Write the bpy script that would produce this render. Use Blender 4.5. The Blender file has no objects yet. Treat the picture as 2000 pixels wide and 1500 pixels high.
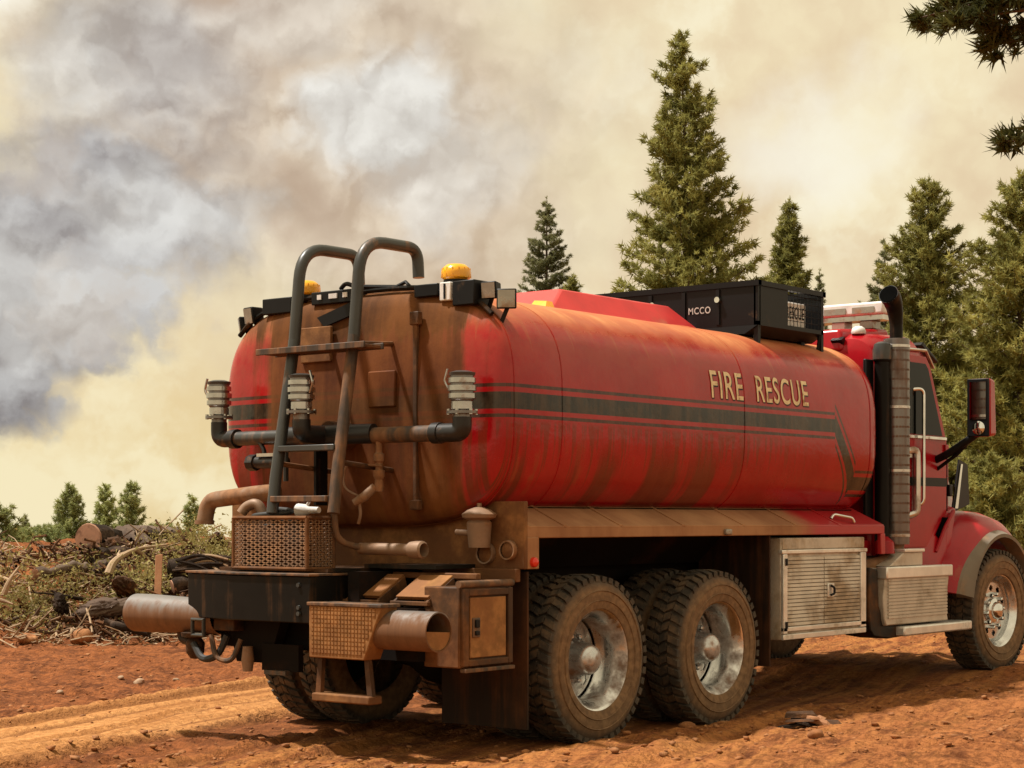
import bpy, math, random
import numpy as np
from mathutils import Vector, Matrix
random.seed(7)
RNG = np.random.default_rng(11)
SC = bpy.context.scene
COL = SC.collection
PI = math.pi
RAD = math.radians

# ------------------------------------------------------------------ camera, sky, sun, exposure
YAW = RAD(38.6)                       # the truck's axis turns this far off the line of sight
CAM = (-9.292, -7.949, 1.36)
FWD = np.array([math.cos(YAW), math.sin(YAW)])
RGT = np.array([math.sin(YAW), -math.cos(YAW)])
cd = bpy.data.cameras.new('camera')
cam = bpy.data.objects.new('camera', cd)
COL.objects.link(cam)
cam.location = CAM
cam.rotation_euler = (PI / 2, 0, YAW - PI / 2)
cd.sensor_width = 36.0
cd.lens = 65.9
cd.shift_y = 0.133
cd.clip_end = 6000
SC.camera = cam

SUN_EL, SUN_AZ = RAD(64), RAD(122)     # azimuth counter-clockwise from +X
sd = bpy.data.lights.new('sun', 'SUN')
sd.energy = 5.0
sd.angle = RAD(3)
sd.color = (1.0, 0.94, 0.86)
sun = bpy.data.objects.new('sun', sd)
COL.objects.link(sun)
to_sun = Vector((math.cos(SUN_EL) * math.cos(SUN_AZ), math.cos(SUN_EL) * math.sin(SUN_AZ), math.sin(SUN_EL)))
sun.rotation_euler = to_sun.to_track_quat('Z', 'Y').to_euler()

SC.view_settings.view_transform = 'Standard'
SC.view_settings.look = 'None'
SC.view_settings.exposure = 0.32
SC.view_settings.gamma = 1.0
SC.view_settings.use_curve_mapping = False
try:
    SC.cycles.use_denoising = True
    SC.cycles.max_bounces = 6
    SC.cycles.diffuse_bounces = 3
    SC.cycles.glossy_bounces = 3
    SC.cycles.transparent_max_bounces = 6
    SC.cycles.caustics_reflective = False
    SC.cycles.caustics_refractive = False
except Exception:
    pass


# ------------------------------------------------------------------ node expression helper
class V:
    def __init__(s, g, k): s.g, s.k = g, k
    def _b(s, o, op, sw=False):
        return s.g.math(op, o, s) if sw else s.g.math(op, s, o)
    def __add__(s, o): return s._b(o, 'ADD')
    __radd__ = __add__
    def __mul__(s, o): return s._b(o, 'MULTIPLY')
    __rmul__ = __mul__
    def __sub__(s, o): return s._b(o, 'SUBTRACT')
    def __rsub__(s, o): return s._b(o, 'SUBTRACT', True)
    def __truediv__(s, o): return s._b(o, 'DIVIDE')
    def __pow__(s, o): return s._b(o, 'POWER')


class Graph:
    def __init__(s, nt):
        s.nt = nt
    def new(s, t): return s.nt.nodes.new(t)
    def put(s, sock, v):
        if isinstance(v, V): s.nt.links.new(v.k, sock)
        elif isinstance(v, (tuple, list)):
            n = len(sock.default_value)
            sock.default_value = (tuple(v) + (1.0,))[:n] if len(v) < n else tuple(v)[:n]
        else: sock.default_value = v
    def math(s, op, a, b=0.0, c=None, clamp=False):
        n = s.new('ShaderNodeMath'); n.operation = op; n.use_clamp = clamp
        s.put(n.inputs[0], a); s.put(n.inputs[1], b)
        if c is not None: s.put(n.inputs[2], c)
        return V(s, n.outputs[0])
    def abs(s, a): return s.math('ABSOLUTE', a)
    def mn(s, a, b): return s.math('MINIMUM', a, b)
    def mx(s, a, b): return s.math('MAXIMUM', a, b)
    def clamp(s, a): return s.math('ADD', a, 0.0, clamp=True)
    def step(s, a, b, x):
        n = s.new('ShaderNodeMapRange'); n.interpolation_type = 'SMOOTHSTEP'
        s.put(n.inputs[0], x)
        if a <= b:
            n.inputs[1].default_value, n.inputs[2].default_value = a, b
            n.inputs[3].default_value, n.inputs[4].default_value = 0.0, 1.0
        else:
            n.inputs[1].default_value, n.inputs[2].default_value = b, a
            n.inputs[3].default_value, n.inputs[4].default_value = 1.0, 0.0
        return V(s, n.outputs[0])
    def coord(s, kind='Object'):
        return V(s, s.new('ShaderNodeTexCoord').outputs[kind])
    def sep(s, v):
        n = s.new('ShaderNodeSeparateXYZ'); s.put(n.inputs[0], v)
        return [V(s, n.outputs[i]) for i in range(3)]
    def comb(s, x, y, z):
        n = s.new('ShaderNodeCombineXYZ')
        for i, q in enumerate((x, y, z)): s.put(n.inputs[i], q)
        return V(s, n.outputs[0])
    def scale(s, v, k):
        n = s.new('ShaderNodeVectorMath'); n.operation = 'MULTIPLY'
        s.put(n.inputs[0], v); s.put(n.inputs[1], k if isinstance(k, tuple) else (k, k, k))
        return V(s, n.outputs[0])
    def vadd(s, a, b):
        n = s.new('ShaderNodeVectorMath'); n.operation = 'ADD'
        s.put(n.inputs[0], a); s.put(n.inputs[1], b)
        return V(s, n.outputs[0])
    def noise(s, v, sc, det=4, ro=0.55, dist=0.0, color=False):
        n = s.new('ShaderNodeTexNoise')
        s.put(n.inputs['Vector'], v)
        n.inputs['Scale'].default_value = sc
        n.inputs['Detail'].default_value = det
        n.inputs['Roughness'].default_value = ro
        n.inputs['Distortion'].default_value = dist
        return V(s, n.outputs['Color' if color else 'Fac'])
    def voro(s, v, sc, sm=0.6):
        n = s.new('ShaderNodeTexVoronoi'); n.feature = 'SMOOTH_F1'
        s.put(n.inputs['Vector'], v); n.inputs['Scale'].default_value = sc
        n.inputs['Smoothness'].default_value = sm
        return V(s, n.outputs['Distance'])
    def mix(s, f, a, b):
        n = s.new('ShaderNodeMix'); n.data_type = 'RGBA'; n.clamp_factor = True
        s.put(n.inputs[0], f); s.put(n.inputs[6], a); s.put(n.inputs[7], b)
        return V(s, n.outputs[2])
    def bump(s, h, strength=0.3, dist=0.02):
        n = s.new('ShaderNodeBump'); n.inputs['Strength'].default_value = strength
        n.inputs['Distance'].default_value = dist; s.put(n.inputs['Height'], h)
        return V(s, n.outputs[0])


MATS = {}


def material(name, fn):
    m = bpy.data.materials.new(name)
    m.use_nodes = True
    nt = m.node_tree
    b = nt.nodes['Principled BSDF']
    g = Graph(nt)
    out = fn(g)
    for k, v in out.items():
        g.put(b.inputs[k], v)
    MATS[name] = m
    return m


# ------------------------------------------------------------------ world: smoke-filled sky
def build_world():
    w = bpy.data.worlds.new('World')
    SC.world = w
    w.use_nodes = True
    w.cycles.sampling_method = 'NONE'
    nt = w.node_tree
    for n in list(nt.nodes): nt.nodes.remove(n)
    g = Graph(nt)
    out = g.new('ShaderNodeOutputWorld')
    sky = g.new('ShaderNodeTexSky')
    sky.sky_type = 'NISHITA'
    sky.sun_disc = False
    sky.sun_elevation = SUN_EL
    sky.sun_rotation = PI / 2 - SUN_AZ
    sky.dust_density = 6.0
    bg = g.new('ShaderNodeBackground')
    g.put(bg.inputs[0], V(g, sky.outputs[0])); bg.inputs[1].default_value = 0.07
    d = g.coord('Generated')
    # compass bearing measured from the edge of the smoke column, and height above the horizon
    dx, dy, dz = g.sep(d)
    c0, s0 = math.cos(YAW), math.sin(YAW)
    az = g.math('ARCTAN2', dx * s0 - dy * c0, dx * c0 + dy * s0)
    el = g.math('ARCSINE', dz)
    k = 3.66
    w1, w2, w3 = g.sep(g.noise(d, 10.0, 3, 0.55, color=True))
    q1, q2, q3 = g.sep(g.noise(d, 38.0, 5, 0.6, color=True))
    wu = (w1 - 0.5) * 0.36 + (q1 - 0.5) * 0.14
    wv = (w2 - 0.5) * 0.36 + (q2 - 0.5) * 0.14
    u = az * k + wu
    v = el * k + wv

    u2, v2 = az * k + wu * 0.45, el * k + wv * 0.45      # the dense heads keep their round outline

    def blob(cx, cy, rx_, ry_, a=1.0, b=0.25, rot=0.0, firm=False, knob=None):
        X, Y = (u2 - cx, v2 - cy) if firm else (u - cx, v - cy)
        if rot:
            c, s = math.cos(rot), math.sin(rot)
            X, Y = X * c + Y * s, Y * c - X * s
        r = g.math('SQRT', (X / rx_) * (X / rx_) + (Y / ry_) * (Y / ry_))
        if knob is not None: r = r - knob
        return g.step(a, b, r)

    # billows: rounded lumps parted by dark creases, shaded by their slope toward the light
    wd = g.vadd(d, g.scale(g.comb(q1 - 0.5, q2 - 0.5, q3 - 0.5), 0.030))
    def lumps(vec, sc): return g.abs(g.noise(vec, sc, 0) - 0.5) * 2.0
    off = (0.011 * RGT[0] * -0.6, 0.011 * RGT[1] * -0.6, 0.012)
    wo = g.vadd(wd, off)
    l1, l2 = lumps(wd, 13.0), lumps(wd, 29.0)
    wo2 = g.vadd(wd, tuple(q * 0.4 for q in off))
    l3 = lumps(wd, 64.0)
    slope = (l1 - lumps(wo, 13.0)) * 1.0 + (l2 - lumps(wo, 29.0)) * 0.45 + (l3 - lumps(wo2, 64.0)) * 0.30
    lit = g.clamp(0.36 + slope * 1.35 + l1 * 0.34 + l2 * 0.20 + (q3 - 0.5) * 0.75)
    big = w3
    wisps = g.noise(wd, 16.0, 4, 0.6)

    cream = (0.91, 0.795, 0.52)
    beige = (0.75, 0.585, 0.375)
    # pall of smoke over the whole sky
    base = g.mix(g.step(0.36, 0.60, big * 0.6 + wisps * 0.4), beige, cream)
    base = g.mix(g.step(0.50, 0.72, wisps) * 0.45, base, (0.95, 0.89, 0.68))
    base = g.mix(g.step(0.55, 0.25, v) * g.step(-0.2, 0.3, u) * 0.7, base, (0.78, 0.625, 0.40))
    gold = g.mix(g.step(0.35, 0.62, wisps), (0.80, 0.63, 0.34), (0.91, 0.80, 0.52))
    base = g.mix(g.step(0.55, 0.10, v) * g.step(-0.1, -0.55, u), base, gold)
    # tan and mauve veil trailing behind the column
    veil = blob(-0.38, 0.80, 0.78, 0.60, 1.0, 0.25)
    base = g.mix(veil * 0.85, base, g.mix(lit, (0.47, 0.355, 0.265), (0.76, 0.635, 0.495)))
    base = g.mix(blob(-0.12, 0.56, 0.55, 0.20, 1.0, 0.1) * 0.7, base, g.mix(lit, (0.54, 0.41, 0.285), (0.77, 0.64, 0.48)))
    base = g.mix(blob(-0.50, 1.02, 0.20, 0.10, 1.0, 0.1) * 0.7, base, (0.44, 0.30, 0.20))
    base = g.mix(blob(-0.46, 0.62, 0.10, 0.20, 1.0, 0.1, 0.5) * 0.6, base, (0.48, 0.35, 0.25))
    # rising column of grey smoke
    col = g.mx(g.mx(blob(-1.08, 0.28, 0.26, 0.17, 1.0, 0.66, firm=True, knob=l2 * 0.4 + l3 * 0.2 - 0.10), blob(-0.98, 0.46, 0.40, 0.22, 1.0, 0.62, firm=True, knob=l2 * 0.4 + l3 * 0.2 - 0.10)),
               g.mx(blob(-0.76, 0.58, 0.30, 0.22, 1.0, 0.4), blob(-0.72, 0.86, 0.34, 0.30, 1.0, 0.25) * 0.75))
    grey = g.mix(lit, (0.29, 0.27, 0.27), (0.62, 0.615, 0.605))
    grey = g.mix(g.step(0.50, 0.12, v) * 0.75, grey, g.mix(lit, (0.15, 0.145, 0.17), (0.37, 0.375, 0.40)))
    grey = g.mix(g.step(0.48, 0.66, wisps) * 0.35, grey, (0.52, 0.41, 0.32))
    sm = g.mix(col * 0.95, base, grey)
    # pale puffs and the white head
    pale = g.mix(lit, (0.58, 0.55, 0.50), (0.87, 0.855, 0.80))
    puff = g.mx(blob(-0.25, 0.775, 0.20, 0.145, 1.05, 0.42, firm=True, knob=l2 * 0.35 + l3 * 0.15 - 0.08), blob(-0.13, 0.69, 0.24, 0.16, 1.05, 0.2) * 0.7)
    puff = g.mx(puff, g.mx(blob(-0.84, 0.80, 0.17, 0.14, 1.0, 0.25) * 0.5, blob(-0.66, 0.58, 0.19, 0.12, 1.0, 0.25) * 0.5))
    puff = g.mx(puff, g.mx(blob(-0.42, 0.95, 0.16, 0.10, 1.0, 0.3) * 0.40, blob(-0.90, 0.42, 0.18, 0.10, 1.0, 0.2) * 0.30))
    sm = g.mix(puff * 0.88, sm, pale)
    sm = g.mix(blob(-1.04, 1.00, 0.16, 0.20, 1.0, 0.2), sm, (1.0, 0.97, 0.84))
    sm = g.mix(blob(0.55, 0.74, 0.30, 0.16, 1.0, 0.1) * 0.7, sm, (0.94, 0.90, 0.77))
    sm = g.mix(blob(-1.02, 0.62, 0.07, 0.12, 1.0, 0.1) * 0.7, sm, (0.86, 0.72, 0.42))
    bg2 = g.new('ShaderNodeBackground')
    g.put(bg2.inputs[0], sm); bg2.inputs[1].default_value = 0.87
    mx = g.new('ShaderNodeMixShader')
    mx.inputs[0].default_value = 0.93          # the smoke lets a little of the clear sky through
    nt.links.new(bg.outputs[0], mx.inputs[1])
    nt.links.new(bg2.outputs[0], mx.inputs[2])
    nt.links.new(mx.outputs[0], out.inputs[0])


build_world()


# ------------------------------------------------------------------ mesh helpers
def _norm(v):
    v = np.asarray(v, float)
    n = np.linalg.norm(v)
    return v / n if n > 1e-12 else v


class MB:
    """collects shapes; build() links them as one mesh object"""
    def __init__(s):
        s.v, s.f = [], []
    def add(s, vs, fs):
        o = len(s.v)
        s.v.extend([tuple(map(float, p)) for p in vs])
        s.f.extend([tuple(i + o for i in f) for f in fs])
        return s
    def box(s, x0, x1, y0, y1, z0, z1):
        x0, x1 = sorted((x0, x1)); y0, y1 = sorted((y0, y1)); z0, z1 = sorted((z0, z1))
        vs = [(x, y, z) for z in (z0, z1) for y in (y0, y1) for x in (x0, x1)]
        return s.add(vs, [(0, 2, 3, 1), (4, 5, 7, 6), (0, 1, 5, 4), (2, 6, 7, 3), (0, 4, 6, 2), (1, 3, 7, 5)])
    def hexa(s, b, t):
        """b, t: four corner points below and above, in the same turning order"""
        return s.add(list(b) + list(t), [(3, 2, 1, 0), (4, 5, 6, 7)] + [(i, (i + 1) % 4, 4 + (i + 1) % 4, 4 + i) for i in range(4)])
    def prism(s, pts, off):
        """closed outline pts pushed along off"""
        n = len(pts); off = np.asarray(off, float)
        vs = list(pts) + [tuple(np.asarray(p, float) + off) for p in pts]
        return s.add(vs, [tuple(range(n - 1, -1, -1)), tuple(range(n, 2 * n))] + [(i, (i + 1) % n, n + (i + 1) % n, n + i) for i in range(n)])
    def tube(s, pts, r, seg=12, caps=True, closed=False):
        pts = [np.asarray(p, float) for p in pts]
        n = len(pts)
        rr = r if isinstance(r, (list, tuple, np.ndarray)) else [r] * n
        T = []
        for i in range(n):
            a = pts[i - 1] if (i > 0 or closed) else pts[i]
            b = pts[(i + 1) % n] if (i < n - 1 or closed) else pts[i]
            T.append(_norm(b - a))
        up = np.array([0, 0, 1.0]) if abs(T[0][2]) < 0.9 else np.array([1.0, 0, 0])
        N = _norm(np.cross(T[0], up))
        vs, fs = [], []
        for i in range(n):
            N = _norm(N - T[i] * np.dot(N, T[i]))
            B = np.cross(T[i], N)
            for k in range(seg):
                a = 2 * PI * k / seg
                vs.append(pts[i] + (N * math.cos(a) + B * math.sin(a)) * rr[i])
        m = n if closed else n - 1
        for i in range(m):
            j = (i + 1) % n
            for k in range(seg):
                k2 = (k + 1) % seg
                fs.append((i * seg + k, i * seg + k2, j * seg + k2, j * seg + k))
        if caps and not closed:
            fs.append(tuple(range(seg - 1, -1, -1)))
            fs.append(tuple(range((n - 1) * seg, n * seg)))
        return s.add(vs, fs)
    def lathe(s, prof, origin=(0, 0, 0), axis='z', seg=24, a0=0.0, a1=2 * PI):
        """prof: (radius, along) pairs"""
        full = abs(a1 - a0 - 2 * PI) < 1e-6
        m = seg if full else seg + 1
        o = np.asarray(origin, float)
        vs, fs = [], []
        for (r, h) in prof:
            for k in range(m):
                a = a0 + (a1 - a0) * k / seg
                c, q = r * math.cos(a), r * math.sin(a)
                p = {'z': (c, q, h), 'y': (q, h, c), 'x': (h, c, q)}[axis]
                vs.append(o + p)
        for i in range(len(prof) - 1):
            for k in range(seg):
                k2 = (k + 1) % m
                fs.append((i * m + k, i * m + k2, (i + 1) * m + k2, (i + 1) * m + k))
        return s.add(vs, fs)
    def build(s, name, mat, parent=None, smooth=40, bevel=0.0, seg=2, loc=None):
        me = bpy.data.meshes.new(name)
        me.from_pydata(s.v, [], s.f)
        if mat: me.materials.append(MATS[mat] if isinstance(mat, str) else mat)
        me.validate()
        if smooth:
            me.polygons.foreach_set('use_smooth', [True] * len(me.polygons))
            me.set_sharp_from_angle(angle=RAD(smooth))
        o = bpy.data.objects.new(name, me)
        COL.objects.link(o)
        if parent is not None: o.parent = parent
        if loc: o.location = loc
        if bevel:
            md = o.modifiers.new('edge', 'BEVEL')
            md.width = bevel; md.segments = seg; md.limit_method = 'ANGLE'; md.angle_limit = RAD(40)
        return o


def fillet(pts, r, n=6):
    """round the corners of a polyline"""
    pts = [np.asarray(p, float) for p in pts]
    out = [pts[0]]
    for i in range(1, len(pts) - 1):
        a, b, c = pts[i - 1], pts[i], pts[i + 1]
        d1, d2 = _norm(a - b), _norm(c - b)
        rr = min(r, 0.49 * np.linalg.norm(a - b), 0.49 * np.linalg.norm(c - b))
        p, q = b + d1 * rr, b + d2 * rr
        for k in range(n + 1):
            t = k / n
            out.append((1 - t) ** 2 * p + 2 * t * (1 - t) * b + t * t * q)
    out.append(pts[-1])
    return out


def tag(o, label=None, cat=None, group=None, kind=None):
    if label: o['label'] = label
    if cat: o['category'] = cat
    if group: o['group'] = group
    if kind: o['kind'] = kind
    return o


def empty(name, loc=(0, 0, 0), parent=None):
    o = bpy.data.objects.new(name, None)
    o.empty_display_size = 0.2
    COL.objects.link(o)
    o.location = loc
    if parent is not None: o.parent = parent
    return o


def mesh_np(name, v, faces, mat, nper, smooth=False, normals=None):
    """fast mesh from arrays: v (n,3), faces (m,nper)"""
    me = bpy.data.meshes.new(name)
    v = np.asarray(v, np.float32); faces = np.asarray(faces, np.int32)
    me.vertices.add(len(v)); me.vertices.foreach_set('co', v.ravel())
    me.loops.add(faces.size); me.loops.foreach_set('vertex_index', faces.ravel())
    me.polygons.add(len(faces))
    me.polygons.foreach_set('loop_start', np.arange(0, faces.size, nper, dtype=np.int32))
    me.polygons.foreach_set('loop_total', np.full(len(faces), nper, np.int32))
    if smooth: me.polygons.foreach_set('use_smooth', np.ones(len(faces), bool))
    me.update(calc_edges=True)
    if mat: me.materials.append(MATS[mat])
    return me


def place(name, me, parent=None, loc=(0, 0, 0), rot=(0, 0, 0), sc=1.0):
    o = bpy.data.objects.new(name, me)
    COL.objects.link(o)
    o.location = loc; o.rotation_euler = rot
    o.scale = (sc, sc, sc) if not isinstance(sc, tuple) else sc
    if parent is not None: o.parent = parent
    return o


def copy_tree(o, parent=None):
    c = o.copy(); COL.objects.link(c)
    c.parent = parent
    for ch in list(o.children): copy_tree(ch, c)
    return c


# ------------------------------------------------------------------ materials
def simple(name, col, rough=0.6, metal=0.0, dirt=None, amt=0.5, sc=6.0, streak=False, coat=0.0, bump=0.0, var=0.12, spec=None):
    def fn(g):
        p = g.coord()
        n = g.noise(p, sc, 5, 0.6)
        x, y, z = g.sep(p)
        c = g.mix(g.step(0.3, 0.7, n), tuple(q * (1 - var) for q in col), tuple(min(1, q * (1 + var)) for q in col))
        out = {'Metallic': metal, 'Roughness': rough}
        if dirt:
            m = g.noise(p, sc * 0.45, 6, 0.65)
            if streak:
                m = m * 0.45 + g.noise(g.comb(x * 14, y * 14, z * 0.9), 1.0, 4, 0.6) * 0.55
            f = g.step(0.5 + 0.16 - amt * 0.42, 0.5 + 0.34 - amt * 0.42, m)
            d2 = g.mix(g.step(0.35, 0.65, g.noise(p, sc * 2.3, 4, 0.6)), tuple(q * 0.62 for q in dirt), dirt)
            c = g.mix(f * 0.92, c, d2)
            out['Roughness'] = f * (0.88 - rough) + rough
            if metal: out['Metallic'] = metal - f * metal
        if coat: out['Coat Weight'] = coat
        if spec is not None: out['Specular IOR Level'] = spec
        out['Base Color'] = c
        if bump: out['Normal'] = g.bump(g.noise(p, sc * 5, 4, 0.6), bump, 0.01)
        return out
    return material(name, fn)


MUD = (0.27, 0.125, 0.05)
DUST = (0.33, 0.19, 0.095)
simple('red_paint', (0.42, 0.012, 0.018), 0.28, 0, MUD, 0.22, 3.0, True, 0.15)
simple('red_paint_clean', (0.33, 0.005, 0.012), 0.24, 0, DUST, 0.12, 3.0, False, 0.0, spec=0.35)
simple('red_hatch', (0.55, 0.035, 0.035), 0.45, 0, DUST, 0.25, 3.0, False, 0.1)
simple('black_steel', (0.008, 0.007, 0.006), 0.40, 0, (0.10, 0.048, 0.020), 0.34, 5.0, True, spec=0.12)
simple('black_clean', (0.007, 0.007, 0.008), 0.42, 0, DUST, 0.08, 6.0, spec=0.2)
simple('muddy_black', (0.012, 0.010, 0.008), 0.5, 0, (0.13, 0.058, 0.024), 0.55, 5.0, spec=0.2)
simple('muddy_steel', (0.055, 0.028, 0.015), 0.6, 0, (0.20, 0.085, 0.032), 0.62, 5.0, bump=0.2, spec=0.25)
simple('mud_plate', (0.135, 0.055, 0.020), 0.7, 0, (0.29, 0.135, 0.050), 0.55, 5.5, bump=0.2, spec=0.25)
simple('chassis', (0.009, 0.007, 0.006), 0.8, 0, (0.045, 0.020, 0.010), 0.40, 3.0, spec=0.1)
simple('flap_rubber', (0.020, 0.011, 0.007), 0.75, 0, (0.085, 0.034, 0.014), 0.5, 3.0, True, spec=0.2)
simple('rail_steel', (0.05, 0.052, 0.05), 0.38, 0.3, MUD, 0.34, 4.0, True)
simple('rail_muddy', (0.05, 0.038, 0.03), 0.5, 0, (0.25, 0.125, 0.060), 0.6, 4.0, True, spec=0.3)
simple('mesh_steel', (0.20, 0.12, 0.075), 0.6, 0.1, (0.36, 0.19, 0.09), 0.6, 6.0)
simple('chrome', (0.72, 0.71, 0.69), 0.14, 1.0, DUST, 0.12, 8.0)
simple('dusty_chrome', (0.62, 0.60, 0.57), 0.28, 1.0, DUST, 0.36, 9.0)
simple('coupling_silver', (0.46, 0.455, 0.44), 0.25, 1.0, MUD, 0.25, 14.0)
simple('coupling_grey', (0.20, 0.195, 0.19), 0.35, 0.9, MUD, 0.3, 14.0)
simple('coupling_black', (0.015, 0.015, 0.015), 0.4, 0.2, MUD, 0.25, 14.0)
simple('aluminium', (0.56, 0.50, 0.42), 0.5, 0.35, (0.40, 0.29, 0.185), 0.55, 5.0, bump=0.05)
simple('aluminium_bright', (0.78, 0.75, 0.70), 0.35, 0.6, (0.48, 0.36, 0.24), 0.36, 5.0)
simple('pipe_grey', (0.33, 0.32, 0.31), 0.45, 0.35, MUD, 0.42, 5.0, True)
simple('brown_pipe', (0.24, 0.15, 0.095), 0.55, 0.2, MUD, 0.5, 8.0)
simple('hub_metal', (0.60, 0.60, 0.60), 0.25, 0.85, MUD, 0.34, 9.0)
simple('rim_rear', (0.80, 0.80, 0.79), 0.22, 1.0, (0.17, 0.08, 0.035), 0.50, 5.0)
simple('rim_front', (0.70, 0.70, 0.69), 0.22, 0.9, MUD, 0.24, 8.0)
simple('amber', (0.85, 0.40, 0.01), 0.25, 0, DUST, 0.10, 8.0, False, 0.3)
simple('red_lens', (0.60, 0.03, 0.015), 0.25, 0, None)
simple('lamp_glass', (0.33, 0.31, 0.27), 0.2, 0.4, DUST, 0.4, 10.0)
simple('white_plate', (0.72, 0.70, 0.68), 0.5, 0, DUST, 0.2, 8.0)
simple('mirror_glass', (0.75, 0.76, 0.76), 0.03, 1.0)
simple('gold_letters', (0.74, 0.60, 0.36), 0.5, 0, (0.40, 0.16, 0.07), 0.36, 26.0)
simple('white_letters', (0.50, 0.48, 0.45), 0.5, 0, (0.03, 0.03, 0.03), 0.3, 30.0)
simple('flare_grey', (0.17, 0.14, 0.105), 0.75, 0, DUST, 0.45, 4.0)
simple('stack_guard', (0.18, 0.16, 0.15), 0.32, 0.85, (0.16, 0.09, 0.06), 0.4, 4.0, True)
simple('hose_black', (0.02, 0.02, 0.02), 0.6, 0, DUST, 0.25, 12.0)
simple('hose_white', (0.66, 0.64, 0.60), 0.6, 0, DUST, 0.2, 12.0)
simple('bark', (0.085, 0.052, 0.034), 0.9, 0, (0.16, 0.11, 0.075), 0.5, 5.0, bump=0.7)
simple('bark_dark', (0.028, 0.019, 0.014), 0.9, 0, (0.10, 0.065, 0.045), 0.42, 9.0, bump=1.0, spec=0.1)
simple('cut_wood', (0.34, 0.17, 0.10), 0.8, 0, (0.16, 0.07, 0.035), 0.45, 11.0)
simple('dry_wood', (0.36, 0.25, 0.15), 0.85, 0, (0.20, 0.10, 0.05), 0.4, 4.0, bump=0.4)
simple('rotten_post', (0.33, 0.15, 0.065), 0.85, 0, (0.20, 0.09, 0.04), 0.4, 4.0, bump=0.4)
simple('glass', (0.004, 0.005, 0.005), 0.06, 0.0, spec=0.12)
simple('opening_black', (0.004, 0.004, 0.004), 0.95, 0.0, spec=0.0)  # matte black standing in for the dark inside of gaps, slots and mouths


def m_pipe(g):
    p = g.coord()
    x, y, z = g.sep(p)
    n = g.noise(p, 6.0, 5, 0.6)
    st = g.noise(g.comb(x * 22, y * 22, z * 2.0), 1.0, 3, 0.6)
    f = g.step(0.88, 0.775, z + (n - 0.5) * 0.10 + (st - 0.5) * 0.14)      # mud splashed up from below
    c = g.mix(f, g.mix(n, (0.12, 0.115, 0.11), (0.22, 0.20, 0.185)), g.mix(st, (0.075, 0.032, 0.012), (0.21, 0.092, 0.035)))
    return {'Base Color': c, 'Roughness': 0.45 + f * 0.4, 'Metallic': 0.3 - f * 0.3}


material('splashed_pipe', m_pipe)


def m_tread(g):
    p = g.coord()
    x, y, z = g.sep(p)
    r = g.math('SQRT', x * x + z * z)
    n = g.noise(p, 9, 5, 0.62)
    rub = g.mix(g.step(0.35, 0.65, n), (0.028, 0.025, 0.021), (0.060, 0.052, 0.040))
    dust = g.mix(g.step(0.35, 0.7, g.noise(p, 24, 4, 0.6)), (0.15, 0.082, 0.038), (0.25, 0.145, 0.07))
    side = g.step(0.50, 0.42, r + (n - 0.5) * 0.10)
    lug = g.step(0.500, 0.530, r) * 0.45
    f = g.clamp(side * 0.85 + lug * 0.8 * g.step(0.35, 0.6, n) + 0.05 + g.step(0.48, 0.65, n) * 0.15)
    return {'Base Color': g.mix(f, rub, dust), 'Roughness': 0.86, 'Normal': g.bump(g.noise(p, 60, 4, 0.6), 0.25, 0.004)}


material('tyre_rubber', m_tread)


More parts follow.
